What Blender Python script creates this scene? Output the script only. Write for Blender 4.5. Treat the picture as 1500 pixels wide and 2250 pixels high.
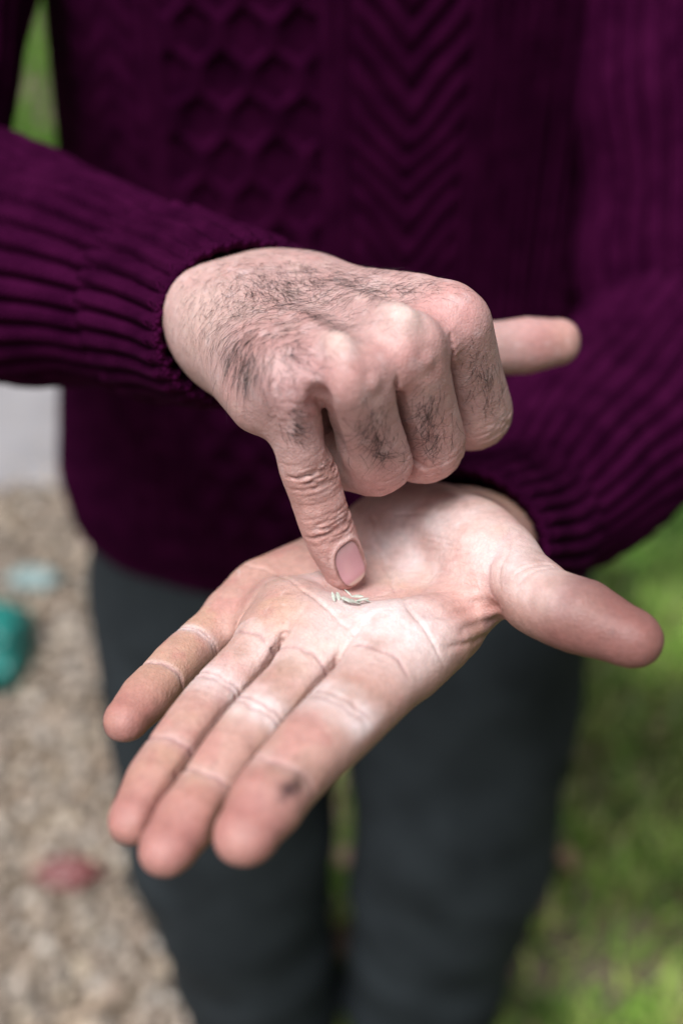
import bpy, math, random, time
import numpy as np
from mathutils import Vector, Matrix
T0 = time.time()
scene = bpy.context.scene
col = scene.collection
for o in list(bpy.data.objects):
    bpy.data.objects.remove(o)
rng = np.random.default_rng(7)
random.seed(7)

# ------------------------------------------------------------------ camera, sky, sun, exposure
CAM_Z, PITCH, LENS = 1.35, 35.0, 35.0
cam_d = bpy.data.cameras.new('camera')
cam = bpy.data.objects.new('camera', cam_d)
col.objects.link(cam)
cam.location = (0, 0, CAM_Z)
cam.rotation_euler = (math.radians(90 - PITCH), 0, 0)
cam_d.sensor_fit = 'VERTICAL'
cam_d.sensor_height = 36.0
cam_d.sensor_width = 24.0
cam_d.lens = LENS
cam_d.clip_start = 0.01
cam_d.clip_end = 500
cam_d.dof.use_dof = True
cam_d.dof.focus_distance = 0.287
cam_d.dof.aperture_fstop = 3.9
cam_d.dof.aperture_blades = 0
scene.camera = cam

world = bpy.data.worlds.new('World')
scene.world = world
world.use_nodes = True
wn, wl = world.node_tree.nodes, world.node_tree.links
SUN_EL, SUN_AZ = 64.0, 216.0      # azimuth measured from +Y towards +X: high behind the photographer
sky = wn.new('ShaderNodeTexSky')
sky.sky_type = 'NISHITA'
sky.sun_disc = False
sky.sun_elevation = math.radians(SUN_EL)
sky.sun_rotation = math.radians(SUN_AZ)
sky.air_density = 1.0
sky.dust_density = 4.0
sky.ozone_density = 1.0
hs = wn.new('ShaderNodeHueSaturation')          # a grey, overcast sky
hs.inputs['Saturation'].default_value = 0.42
wl.new(sky.outputs[0], hs.inputs['Color'])
bg = wn['Background']
wl.new(hs.outputs[0], bg.inputs['Color'])
bg.inputs['Strength'].default_value = 0.05

sun_d = bpy.data.lights.new('sun', 'SUN')
sun = bpy.data.objects.new('sun', sun_d)
col.objects.link(sun)
sun_d.energy = 5.0
sun_d.angle = math.radians(36)
sun_d.color = (1.0, 0.99, 0.985)
_e, _a = math.radians(SUN_EL), math.radians(SUN_AZ)
_dir = Vector((math.sin(_a) * math.cos(_e), math.cos(_a) * math.cos(_e), math.sin(_e)))
sun.rotation_euler = _dir.to_track_quat('Z', 'Y').to_euler()
sun.location = (1, 2, 5)

scene.view_settings.view_transform = 'Standard'
scene.view_settings.look = 'None'
scene.view_settings.gamma = 1.0
scene.view_settings.exposure = 0.18
scene.render.engine = 'CYCLES'
scene.cycles.use_denoising = True
scene.cycles.max_bounces = 8
scene.cycles.transparent_max_bounces = 6

# ------------------------------------------------------------------ measuring frame (millimetres)
# a station point in front of the person: right, down, and forward axes of that frame
E0 = np.array([0.0, 0.0, CAM_Z * 1000.0])
_p = math.radians(PITCH)
EX = np.array([1.0, 0, 0])
EY = np.array([0, -math.sin(_p), -math.cos(_p)])
EZ = np.array([0, math.cos(_p), -math.sin(_p)])
FPX = LENS / 36.0 * 2250.0

def at(px, py, d):
    """a measured point: photo column, row and distance in mm -> world mm"""
    return E0 + EX * ((px - 750.0) / FPX * d) + EY * ((py - 1125.0) / FPX * d) + EZ * d

def unproj(P):
    q = P - E0
    z = q @ EZ
    return (q @ EX) / z * FPX + 750.0, (q @ EY) / z * FPX + 1125.0, z

def unit(v):
    v = np.asarray(v, float)
    return v / (np.linalg.norm(v, axis=-1, keepdims=True) + 1e-12)

def smin(a, b, k):
    if k <= 0:
        return np.minimum(a, b)
    h = np.maximum(k - np.abs(a - b), 0) / k
    return np.minimum(a, b) - h * h * k * 0.25

# ------------------------------------------------------------------ organic shapes: swept limbs blended into one surface
class Sweep:
    """a tapered limb along a bone chain with its own width, palmar and dorsal depth at every joint"""
    def __init__(self, pts, prof, B, s=1.0, tip=None, base=None, fil=6.0, e=2.2, n=6):
        pts = [np.asarray(p, float) for p in pts]
        L, U = [], []
        for i, p in enumerate(pts):
            if i == 0 or i == len(pts) - 1:
                L.append(p); U.append(float(i)); continue
            a, b = pts[i - 1] - p, pts[i + 1] - p
            la, lb = np.linalg.norm(a), np.linalg.norm(b)
            fa, fb = min(fil, la * .42), min(fil, lb * .42)
            A, Bq = p + a / la * fa, p + b / lb * fb
            for t in np.linspace(0, 1, 6):
                L.append((1 - t) ** 2 * A + 2 * t * (1 - t) * p + t * t * Bq)
                U.append(i - (1 - 2 * t) * fa / la if t < .5 else i + (2 * t - 1) * fb / lb)
        # resample the straight runs
        L2, U2 = [L[0]], [U[0]]
        for i in range(1, len(L)):
            d = np.linalg.norm(L[i] - L[i - 1])
            m = max(1, int(d / 9.0))
            for j in range(1, m + 1):
                L2.append(L[i - 1] + (L[i] - L[i - 1]) * j / m)
                U2.append(U[i - 1] + (U[i] - U[i - 1]) * j / m)
        self.P = np.array(L2); self.U = np.array(U2)
        T = np.gradient(self.P, axis=0)
        self.T = unit(T)
        B = np.asarray(B, float)
        N = s * np.cross(self.T, B)
        self.N = unit(N)
        self.B = unit(np.cross(self.N, self.T))
        pr = np.array(prof, float)
        self.prof = pr
        uu = np.linspace(pr[0, 0], pr[-1, 0], 240)
        k = []
        for c in (1, 2, 3):
            y = np.interp(uu, pr[:, 0], pr[:, c])
            yy = np.pad(y, 12, mode='edge')
            ker = np.hanning(17); ker /= ker.sum()
            k.append(np.convolve(yy, ker, 'same')[12:-12])
        self.uu, self.k = uu, k
        self.tip = tip if tip is not None else pr[-1, 1]
        self.base = base if base is not None else pr[0, 1]
        self.e = e
        self.rmax = pr[:, 1:4].max()
        self.arc = np.concatenate([[0], np.cumsum(np.linalg.norm(np.diff(self.P, axis=0), axis=1))])

    def bbox(self, m):
        return self.P.min(0) - self.rmax - m, self.P.max(0) + self.rmax + m

    def near(self, X):
        best = np.full(len(X), 1e18); bt = np.zeros(len(X)); bi = np.zeros(len(X), int)
        for i in range(len(self.P) - 1):
            a = self.P[i]; ab = self.P[i + 1] - a
            t = np.clip((X - a) @ ab / (ab @ ab), 0, 1)
            q = X - a - t[:, None] * ab
            d = np.einsum('ij,ij->i', q, q)
            m = d < best
            best[m] = d[m]; bt[m] = t[m]; bi[m] = i
        return bi, bt

    def local(self, X):
        i, t = self.near(X)
        tt = t[:, None]
        c = self.P[i] * (1 - tt) + self.P[i + 1] * tt
        u = self.U[i] * (1 - t) + self.U[i + 1] * t
        s = self.arc[i] * (1 - t) + self.arc[i + 1] * t
        T = self.T[i] * (1 - tt) + self.T[i + 1] * tt
        N = self.N[i] * (1 - tt) + self.N[i + 1] * tt
        B = self.B[i] * (1 - tt) + self.B[i + 1] * tt
        q = X - c
        return u, s, np.einsum('ij,ij->i', q, B), np.einsum('ij,ij->i', q, N), np.einsum('ij,ij->i', q, T), q

    def __call__(self, X, want_u=False):
        u, s, qb, qn, qt, q = self.local(X)
        w = np.interp(u, self.uu, self.k[0])
        pn = np.where(qn > 0, np.interp(u, self.uu, self.k[1]), np.interp(u, self.uu, self.k[2]))
        l = np.where(u > (self.U[0] + self.U[-1]) / 2, self.tip, self.base)
        end = (u <= self.U[0] + 1e-6) | (u >= self.U[-1] - 1e-6)
        qt = np.where(end, qt, 0)
        e = self.e
        k = (np.abs(qb / w) ** e + np.abs(qn / pn) ** e + np.abs(qt / l) ** e) ** (1 / e)
        r = np.sqrt(qb * qb + qn * qn + qt * qt)
        k = np.maximum(k, 1e-3)
        d = r * (1 - 1 / k)
        return (d, u) if want_u else d

    def surf(self, s, th):
        """surface point at arc length s (mm) and angle th (0 = dorsal, + towards B)"""
        u = np.interp(s, self.arc, self.U)
        f = lambda A: np.stack([np.interp(s, self.arc, A[:, j]) for j in range(3)], -1)
        c, N, B = f(self.P), unit(f(self.N)), unit(f(self.B))
        w = np.interp(u, self.uu, self.k[0]); p = np.interp(u, self.uu, self.k[1]); b = np.interp(u, self.uu, self.k[2])
        db, dn = np.sin(th), -np.cos(th)
        n_ = np.where(dn > 0, p, b)
        k = (np.abs(db / w) ** self.e + np.abs(dn / n_) ** self.e) ** (1 / self.e)
        R = 1 / k
        return c + (B * (db * R)[..., None] + N * (dn * R)[..., None]), unit(B * db[..., None] + N * dn[..., None])

class Lobe:
    """an ellipsoidal pad: centre, three axes (vectors with their half-lengths)"""
    def __init__(self, c, A):
        self.c = np.asarray(c, float)
        self.r = np.array([np.linalg.norm(a) for a in A]); self.A = np.array([unit(a) for a in A])
    def bbox(self, m):
        R = self.r.max()
        return self.c - R - m, self.c + R + m
    def __call__(self, X):
        q = (X - self.c) @ self.A.T
        k = np.sqrt(((q / self.r) ** 2).sum(1)) + 1e-4
        return np.sqrt((q * q).sum(1)) * (1 - 1 / k)

def polydist(X, L):
    L = np.asarray(L, float)
    if L.ndim == 1:
        L = L[None]
    if len(L) == 1:
        return np.linalg.norm(X - L[0], axis=1)
    best = np.full(len(X), 1e18)
    for a, b in zip(L[:-1], L[1:]):
        ab = b - a
        t = np.clip((X - a) @ ab / (ab @ ab + 1e-12), 0, 1)
        q = X - a - t[:, None] * ab
        best = np.minimum(best, np.einsum('ij,ij->i', q, q))
    return np.sqrt(best)

class Body:
    """groups of shapes blended inside with one radius, then with each other; bumps push the surface out (+) or in (-)"""
    def __init__(self):
        self.groups = []; self.bumps = []; self.slits = []
    def group(self, shapes, k_in, k_out):
        self.groups.append((shapes, k_in, k_out))
    def bump(self, L, sigma, amp):
        self.bumps.append((np.atleast_2d(np.asarray(L, float)), sigma, amp))
    def bbox(self, m):
        lo = np.min([s.bbox(m)[0] for g in self.groups for s in g[0]], 0)
        hi = np.max([s.bbox(m)[1] for g in self.groups for s in g[0]], 0)
        return lo, hi
    def __call__(self, X):
        D = np.full(len(X), 60.0)
        for shapes, ki, ko in self.groups:
            G = np.full(len(X), 60.0)
            sep = isinstance(ki, tuple)             # fingers side by side: webbed near the root, a rounded groove further out
            if sep:
                G2 = G.copy(); Gs = G.copy(); U = np.zeros(len(X))
            for s in shapes:
                lo, hi = s.bbox(14.0)
                m = np.nonzero(((X > lo) & (X < hi)).all(1))[0]
                if len(m):
                    if sep:
                        d, u = s(X[m], True)
                        U[m] = np.where(d < G[m], u, U[m])
                        Gs[m] = smin(Gs[m], d, 7.0)
                        G2[m] = np.minimum(G2[m], np.maximum(d, G[m])); G[m] = np.minimum(G[m], d)
                    else:
                        G[m] = smin(G[m], s(X[m]), ki)
            if sep:
                w = np.clip((U - ki[0]) / (ki[1] - ki[0]), 0, 1); w = w * w * (3 - 2 * w)
                G = w * (G + 4.0 * np.exp(-((G2 - G) / 1.5) ** 2)) + (1 - w) * Gs
            D = smin(D, G, ko)
        for L, N, sg, amp, lim in self.slits:            # clefts between neighbouring fingers: a line swept along N
            lo, hi = L.min(0) - 16, L.max(0) + 16
            m = np.nonzero(((X > lo) & (X < hi)).all(1) & (np.abs(D) < 14))[0]
            if len(m):
                q = X[m] - L[0]; l = L - L[0]
                deep = q @ N
                q = q - deep[:, None] * N; l = l - (l @ N)[:, None] * N
                D[m] += amp * np.exp(-(polydist(q, l) / sg) ** 2) * np.clip((lim - deep) / 4.0, 0, 1)
        for L, sg, amp in self.bumps:
            lo, hi = L.min(0) - 3 * sg, L.max(0) + 3 * sg
            m = np.nonzero(((X > lo) & (X < hi)).all(1) & (np.abs(D) < 15))[0]
            if len(m):
                D[m] -= amp * np.exp(-(polydist(X[m], L) / sg) ** 2)
        return D

def surface_net(f, lo, hi, h):
    n = np.ceil((hi - lo) / h).astype(int) + 1
    ax = [lo[i] + h * np.arange(n[i]) for i in range(3)]
    # coarse sieve: only blocks near the surface are sampled finely
    B = 6
    V = np.full(tuple(n), 50.0, np.float32)
    nb = (n + B - 1) // B
    cx = np.stack(np.meshgrid(*[lo[i] + h * (np.arange(nb[i]) * B + B / 2) for i in range(3)], indexing='ij'), -1).reshape(-1, 3)
    dc = f(cx).reshape(tuple(nb))
    act = np.argwhere(np.abs(dc) < h * B * 1.25 + 3)
    V *= 1
    sgn = np.repeat(np.repeat(np.repeat(np.sign(dc), B, 0), B, 1), B, 2)[:n[0], :n[1], :n[2]]
    V *= sgn
    off = np.stack(np.meshgrid(*[np.arange(B)] * 3, indexing='ij'), -1).reshape(-1, 3)
    idx = (act[:, None, :] * B + off[None]).reshape(-1, 3)
    idx = idx[(idx < n).all(1)]
    V[idx[:, 0], idx[:, 1], idx[:, 2]] = f(lo + idx * h)
    S = V < 0
    c8 = [(i, j, k) for i in (0, 1) for j in (0, 1) for k in (0, 1)]
    m = n - 1
    cnt = np.zeros(tuple(m), np.int8)
    for i, j, k in c8:
        cnt += S[i:i + m[0], j:j + m[1], k:k + m[2]]
    cells = np.argwhere((cnt > 0) & (cnt < 8))
    vid = np.full(tuple(m), -1, np.int64)
    vid[cells[:, 0], cells[:, 1], cells[:, 2]] = np.arange(len(cells))
    acc = np.zeros((len(cells), 3)); num = np.zeros(len(cells))
    for a in range(8):
        for b in range(a + 1, 8):
            A, Bc = np.array(c8[a]), np.array(c8[b])
            if np.abs(A - Bc).sum() != 1:
                continue
            va = V[tuple((cells + A).T)]; vb = V[tuple((cells + Bc).T)]
            mk = (va < 0) != (vb < 0)
            t = np.where(mk, va / (va - vb + 1e-20), 0)
            acc += np.where(mk[:, None], A + t[:, None] * (Bc - A), 0); num += mk
    verts = lo + h * (cells + acc / num[:, None])
    F = []
    for d in range(3):
        o1, o2 = np.eye(3, dtype=int)[(d + 1) % 3], np.eye(3, dtype=int)[(d + 2) % 3]
        e = np.eye(3, dtype=int)[d]
        sl0 = S[tuple(slice(0, n[i] - e[i]) for i in range(3))]
        sl1 = S[tuple(slice(e[i], n[i]) for i in range(3))]
        ed = np.argwhere(sl0 != sl1)
        ok = (ed[:, (d + 1) % 3] > 0) & (ed[:, (d + 2) % 3] > 0) & (ed < m).all(1)
        ed = ed[ok]
        q = np.stack([vid[tuple((ed - o1 - o2).T)], vid[tuple((ed - o2).T)], vid[tuple(ed.T)], vid[tuple((ed - o1).T)]], 1)
        flip = ~sl0[tuple(ed.T)]
        q[flip] = q[flip][:, ::-1]
        F.append(q)
    F = np.concatenate(F)
    return verts, F[(F >= 0).all(1)]

def subdivide(V, F):
    e = np.concatenate([F[:, [0, 1]], F[:, [1, 2]], F[:, [2, 3]], F[:, [3, 0]]])
    key = np.sort(e, 1)
    k = key[:, 0].astype(np.int64) * len(V) + key[:, 1]
    u, inv = np.unique(k, return_inverse=True)
    a, b = u // len(V), u % len(V)
    mid = (V[a] + V[b]) / 2
    cen = V[F].mean(1)
    n, ne, nf = len(V), len(mid), len(F)
    E = n + inv.reshape(4, nf).T
    C = n + ne + np.arange(nf)
    G = np.concatenate([np.stack([F[:, i], E[:, i], C, E[:, (i + 3) % 4]], 1) for i in range(4)])
    return np.concatenate([V, mid, cen]), G

def relax(V, F, it, w=0.5):
    e = np.concatenate([F[:, [0, 1]], F[:, [1, 2]], F[:, [2, 3]], F[:, [3, 0]]])
    deg = np.bincount(e[:, 0], minlength=len(V)) + np.bincount(e[:, 1], minlength=len(V))
    for _ in range(it):
        S = np.stack([np.bincount(e[:, 0], V[e[:, 1], j], len(V)) + np.bincount(e[:, 1], V[e[:, 0], j], len(V)) for j in range(3)], 1)
        V = V * (1 - w) + w * S / np.maximum(deg, 1)[:, None]
    return V

def vnormals(V, F):
    n = np.cross(V[F[:, 2]] - V[F[:, 0]], V[F[:, 3]] - V[F[:, 1]])
    N = np.stack([np.bincount(F.ravel(), np.repeat(n[:, j], 4), len(V)) for j in range(3)], 1)
    return unit(N)

def grow(f, h):
    lo, hi = f.bbox(6.0)
    V, F = surface_net(f, lo, hi, h)
    V = relax(V, F, 2)
    for it in range(2):
        N = vnormals(V, F)
        V = V - N * np.clip(f(V), -.6, .6)[:, None]
    V = relax(V, F, 1, .4)
    V, F = subdivide(V, F)
    V = relax(V, F, 2)
    N = vnormals(V, F)
    V = V - N * np.clip(f(V), -.4, .4)[:, None] * .9
    V = relax(V, F, 1, .35)
    return V, F

def mesh_np(name, V, F, mat, parent=None, smooth=True, attrs=None, uv=None):
    """V in metres; F an (n,k) index array or a list of such arrays"""
    me = bpy.data.meshes.new(name)
    Fs = [np.asarray(f, np.int32) for f in (F if isinstance(F, list) else [F])]
    me.vertices.add(len(V)); me.vertices.foreach_set('co', np.asarray(V, np.float32).ravel())
    flat = np.concatenate([f.ravel() for f in Fs])
    siz = np.concatenate([np.full(len(f), f.shape[1]) for f in Fs])
    F = siz
    me.loops.add(len(flat)); me.loops.foreach_set('vertex_index', flat)
    me.polygons.add(len(siz))
    me.polygons.foreach_set('loop_start', (np.cumsum(siz) - siz).astype(np.int32))
    me.update(calc_edges=True)
    me.polygons.foreach_set('use_smooth', np.full(len(F), smooth))
    for an, A in (attrs or {}).items():
        if A.ndim == 2:
            at_ = me.color_attributes.new(an, 'FLOAT_COLOR', 'POINT')
            c = np.ones((len(V), 4), np.float32); c[:, :A.shape[1]] = A
            at_.data.foreach_set('color', c.ravel())
        else:
            at_ = me.attributes.new(an, 'FLOAT', 'POINT')
            at_.data.foreach_set('value', A.astype(np.float32))
    if uv is not None:
        ul = me.uv_layers.new(name='uv')
        ul.data.foreach_set('uv', np.asarray(uv, np.float32)[flat].ravel())
    me.validate()
    if mat:
        me.materials.append(mat)
    o = bpy.data.objects.new(name, me)
    col.objects.link(o)
    if parent:
        o.parent = parent
    return o

def tag(o, label=None, cat=None, group=None, kind=None):
    for k, v in (('label', label), ('category', cat), ('group', group), ('kind', kind)):
        if v:
            o[k] = v
    return o
# ------------------------------------------------------------------ the two hands
def vec(F):      # a direction measured in the same frame
    return EX * F[0] + EY * F[1] + EZ * F[2]

def left_hand():
    b = Body()
    W = unit(vec((.92, .19, -.34)))          # little finger -> index
    Fd = unit(vec((-.4, .30, -.86)))
    N = unit(np.cross(Fd, W))                # out of the palm
    wrist = at(960, 1182, 356)
    mcp = dict(i=at(932, 1402, 283), m=at(785, 1383, 287), r=at(662, 1352, 293), p=at(568, 1318, 325))
    f = {}
    f['i'] = Sweep([mcp['i'], at(735, 1595, 250), at(610, 1725, 233), at(548, 1822, 222)],
                   [(0, 12.4, 10.5, 10), (.55, 11.3, 10.2, 9.2), (1, 10.4, 8.8, 9.3), (1.5, 9.6, 9.2, 8.2), (2, 9.1, 7.4, 7.6), (2.5, 9.1, 8.2, 6.8), (3, 7.4, 6.4, 5.6)], W, 1, tip=9.0)
    f['m'] = Sweep([mcp['m'], at(564, 1598, 257), at(452, 1746, 239), at(380, 1848, 227)],
                   [(0, 10.6, 10.5, 10), (.55, 9.2, 9.8, 9.4), (1, 8.9, 8.5, 9.0), (1.5, 8.5, 8.8, 8.0), (2, 8.2, 7.2, 7.4), (2.5, 8.2, 7.8, 6.6), (3, 6.8, 6.0, 5.4)], W, 1, tip=9.0)
    f['r'] = Sweep([mcp['r'], at(476, 1538, 270), at(377, 1665, 251), at(306, 1782, 238)],
                   [(0, 10.2, 10, 10), (.55, 8.4, 9.2, 8.6), (1, 8.5, 8.0, 8.4), (1.5, 8.1, 8.2, 7.4), (2, 7.7, 6.8, 6.8), (2.5, 7.7, 7.3, 6.2), (3, 6.4, 5.6, 5.2)], W, 1, tip=8.8)
    f['p'] = Sweep([mcp['p'], at(424, 1430, 300), at(354, 1497, 285), at(284, 1576, 272)],
                   [(0, 9.2, 9.4, 8.8), (.55, 8.3, 8.6, 8.0), (1, 7.7, 7.6, 7.6), (1.5, 7.5, 7.8, 7.2), (2, 7.2, 6.7, 6.6), (2.5, 7.4, 7.2, 6.2), (3, 6.2, 6.0, 5.4)], W, 1, tip=7.6)
    cmc, tm, ti, tt = at(1000, 1195, 342), at(1085, 1240, 305), at(1198, 1325, 274), at(1366, 1397, 262)
    Bt = unit(np.cross(tt - tm, N + W * .15))
    f['t'] = Sweep([cmc, tm, ti, tt],
                   [(0, 12, 12, 12), (1, 13.0, 13, 12), (1.5, 11.2, 10.6, 10.6), (2, 11.1, 9.6, 10.0), (2.5, 11.5, 10.6, 9.4), (3, 8.8, 8.2, 7.4)], Bt, -1 if np.dot(np.cross(tt - tm, Bt), N) < 0 else 1, tip=10.6)
    fin = [f[k] for k in 'imrp']
    b.group(fin, (.22, .46), 0)
    palm = []
    for k, sx, w in (('i', 17, 11), ('m', 6, 11), ('r', -6, 11), ('p', -15, 9.5)):
        c = wrist + W * sx + Fd * 6 - N * 4
        fd = unit(f[k].P[8] - f[k].P[0])
        palm.append(Sweep([c, mcp[k], mcp[k] + fd * 11], [(0, 11, 11, 11), (.6, w, 10.5, 10), (1, w + .3, 10.6, 10), (2, w, 9.5, 8.5)], W, 1))
    for k, k2, l in (('i', 'm', 20), ('m', 'r', 19), ('r', 'p', 13)):
        q = (mcp[k] + mcp[k2]) / 2; fd = unit(f[k].P[8] - f[k].P[0] + f[k2].P[8] - f[k2].P[0])
        palm.append(Sweep([q, q + fd * l], [(0, 8, 9.5, 9), (.6, 7, 8.0, 7), (1, 6, 5, 4)], W, 1, tip=5))
    # thenar, hypothenar, carpal heel, web
    palm.append(f['t'])
    th = Sweep([cmc - W * 10 - Fd * 4 + N * 3, (cmc + tm) / 2 - W * 4 + N * 5, tm + N * 0 - W * 3], [(0, 13, 12, 12), (1, 15, 12, 13), (2, 12, 11, 11)], W, 1, fil=14)
    palm.append(th)
    hy = Sweep([wrist - W * 17 + Fd * 6 + N * 0, wrist * .45 + mcp['p'] * .55 - W * 2 + N * 1, mcp['p'] + W * 1 - Fd * 6 + N * 0], [(0, 12.5, 12, 12), (1, 12, 12, 12), (2, 10, 10, 10)], W, 1, fil=14)
    palm.append(hy)
    palm.append(Sweep([mcp['i'] - Fd * 14 + W * 5 - N * 2, tm * .66 + mcp['i'] * .34 - N * 4], [(0, 8, 7, 7), (1, 9, 7, 7)], Fd, 1))
    palm.append(Sweep([mcp['i'] - Fd * 32 + W * 2 - N * 2, tm * .80 + cmc * .2 - N * 3], [(0, 8, 7, 7), (1, 9, 8, 8)], Fd, 1))
    b.group(palm, 10.0, 5.5)
    fa = at(1125, 1165, 440); fb = at(1330, 1010, 540)
    arm = Sweep([wrist + Fd * 3, fa, fb], [(0, 27, 18, 18), (.5, 27, 19, 19), (1, 28, 21, 21), (2, 34, 32, 32)], W, 1, fil=20)
    b.group([arm], 0, 12)
    # pads at the finger roots, hollow of the palm
    for k, k2 in (('i', 'm'), ('m', 'r'), ('r', 'p')):
        b.bump((mcp[k] + mcp[k2]) / 2 + Fd * 9 + N * 9, 7, 1.6)
        b.bump((mcp[k] + mcp[k2]) / 2 + Fd * 19 + N * 4, 5, 1.0)
    for k, k2 in (('i', 'm'), ('m', 'r'), ('r', 'p')):
        L = []
        for u_ in (dict(i=.56, m=.52, r=.48)[k], .64, .8, 1.0, 1.3, 1.6, 2.0, 2.4, 2.8):
            pq = [np.array([np.interp(u_, f[x].U, f[x].P[:, j]) for j in range(3)]) for x in (k, k2)]
            wq = [np.interp(u_, f[x].uu, f[x].k[0]) for x in (k, k2)]
            L.append(pq[0] + (pq[1] - pq[0]) * wq[0] / (wq[0] + wq[1]))
        b.slits.append((np.array(L), N, .9, 5.5, 99.0))
    cen = at(800, 1300, 300)
    b.bump([cen + N * 4 - Fd * 12, cen + N * 4 + Fd * 6], 17, -5.0)
    b.bump(cmc + (tm - cmc) * .55 + N * 15 - W * 4, 13, 2.0)
    return b, f, dict(W=W, F=Fd, N=N, wrist=wrist, mcp=mcp, tm=tm, cmc=cmc, fa=fa, fb=fb)

def right_hand():
    b = Body()
    W = unit(vec((44, -23, 26)))             # little finger -> index
    Fd = unit(vec((50, 18, -60)))
    N = unit(np.cross(W, Fd))                # out of the palm (downwards)
    wrist = at(548, 690, 332)
    mcp = dict(p=at(645, 846, 268), r=at(765, 835, 265), m=at(888, 772, 273), i=at(993, 724, 289))
    down = np.array([0, 0, -1.0])
    f = {}
    f['p'] = Sweep([mcp['p'], at(676, 1022, 283), at(714, 1148, 293), at(757, 1246, 301)],
                   [(0, 9.0, 9.0, 9.2), (.5, 8.2, 8.4, 7.9), (1, 8.5, 7.6, 8.2), (1.5, 7.7, 7.6, 7.0), (2, 7.9, 7.0, 7.2), (2.5, 7.7, 7.2, 6.2), (3, 6.8, 6.4, 5.4)], W, -1, tip=6.6)
    back = unit(-Fd + N * .10)
    def curl(k, pip, l2, l3, r, spread=0.0):
        j2 = pip + (back + W * spread) * l2
        j3 = j2 + unit(back * .25 - N * .97) * l3
        R = r
        return Sweep([mcp[k], pip, j2, j3], [(0, R + .8, R, R + .2), (.5, R + .1, R, R - .4), (.85, R + .2, R, R), (1, R, R, R + .5), (1.3, R - .3, R - .3, R - .6), (2, R - .8, R - 1, R - .6), (3, R - 1.5, R - 2, R - 2.5)], W, -1, tip=R - 1, fil=5.5)
    f['r'] = curl('r', at(836, 1016, 294), 26, 17, 10.5)
    f['m'] = curl('m', at(946, 988, 303), 29, 18, 10.7)
    f['i'] = curl('i', at(1052, 918, 318), 26, 17, 10.8)
    cmc, tm, ti, tt = at(705, 702, 332), at(925, 770, 352), at(1098, 766, 365), at(1222, 752, 371)
    Bt = unit(np.cross(tt - tm, unit(vec((0, .35, -1)))))
    f['t'] = Sweep([cmc, tm, ti, tt], [(0, 13, 13, 13), (1, 11, 11, 11), (1.5, 10, 10, 10), (2, 9.8, 9.6, 9.4), (2.5, 10.4, 10, 9), (3, 8.6, 8.4, 7.6)], Bt, 1, tip=8.6)
    b.group([f[k] for k in 'prmi'], (.0, .14), 0)
    palm = []
    for k, sx, w in (('i', 16, 10.5), ('m', 6, 11), ('r', -6, 11), ('p', -15, 10.5)):
        c = wrist + W * sx + Fd * 4
        palm.append(Sweep([c, mcp[k] - Fd * 4], [(0, 12, 12, 11.5), (.6, w, 10, 12.4), (.85, w, 9.5, 12.9), (1, w * .82, 9, 12.0)], W, -1))
    for k, k2, l in (('i', 'm', 3), ('m', 'r', 9)):
        q = (mcp[k] + mcp[k2]) / 2; fd = unit(unit(f[k].P[8] - f[k].P[0]) + unit(f[k2].P[8] - f[k2].P[0]))
        palm.append(Sweep([q - Fd * 4, q + fd * l * .4, q + fd * l], [(0, 8, 10, 9), (1, 7.5, 9, 8), (2, 6, 8, 4.5)], W, -1, tip=5))
    b.group(palm, 8.0, 4.5)
    hy = Sweep([wrist - W * 15 + Fd * 10 + N * 8, mcp['p'] - Fd * 16 + N * 6], [(0, 13, 13, 12), (1, 11, 10, 10)], W, -1)
    th = Sweep([wrist + W * 8 + Fd * 14 + N * 10, (cmc + tm) / 2 + N * 3], [(0, 13, 13, 12), (1, 13, 13, 12)], W, -1)
    web = Sweep([mcp['i'] - Fd * 26 + N * 6, tm * .6 + cmc * .4], [(0, 8, 8, 8), (1, 9, 9, 9)], Fd, 1)
    b.group([f['t'], hy, th, web], 8.0, 8.0)
    fa = at(430, 660, 380); fb = at(120, 590, 440)
    arm = Sweep([wrist + Fd * 4, fa, fb], [(0, 27, 18, 18), (.5, 27, 19, 19), (1, 28, 21, 21), (2, 34, 32, 32)], W, -1, fil=20)
    b.group([arm], 0, 14)
    # knuckle heads, hollows between them, tendons, ulna head
    for k, a in (('p', .4), ('r', 1.3), ('m', 1.5), ('i', .5)):
        b.bump(mcp[k] - N * 9 + Fd * 3, 5.6, a)
    for k, k2, a in (('p', 'r', 1.3), ('r', 'm', 1.6), ('m', 'i', .9)):
        b.bump((mcp[k] + mcp[k2]) / 2 - N * 9 + Fd * 3, 6.0, -a)
        b.bump([(mcp[k] + mcp[k2]) / 2 - N * 9 - Fd * 8, (mcp[k] + mcp[k2]) / 2 * .6 + wrist * .4 - N * 12], 6.0, -.3)
    b.bump([at(714, 866, 262), at(722, 905, 268), at(736, 975, 280)], 4.6, -4.2)
    for k, k2, u0, amp in (('r', 'm', .17, 4.5), ('m', 'i', .10, 4.0)):
        L = []
        for u_ in (u0, u0 + .08, .4, .6, .8, 1.0):
            pq = [np.array([np.interp(u_, f[x].U, f[x].P[:, j]) for j in range(3)]) for x in (k, k2)]
            wq = [np.interp(u_, f[x].uu, f[x].k[0]) for x in (k, k2)]
            L.append(pq[0] + (pq[1] - pq[0]) * wq[0] / (wq[0] + wq[1]))
        n_ = unit(f[k].N[1] + f[k2].N[1])
        b.slits.append((np.array(L), n_, 1.5 if k == 'p' else 1.0, amp, 3.0))
    for k, sx in (('r', -4), ('m', 3), ('i', 9)):
        b.bump([mcp[k] - N * 11 - Fd * 8, wrist + W * sx - N * 12 + Fd * 22], 4.0, .6)
    b.bump([mcp['i'] - N * 8 - Fd * 12 + W * 3, wrist + W * 14 - N * 8 + Fd * 24], 12, 2.5)
    b.bump(wrist - W * 17 - N * 14 - Fd * 10, 11, 4.0)
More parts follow.
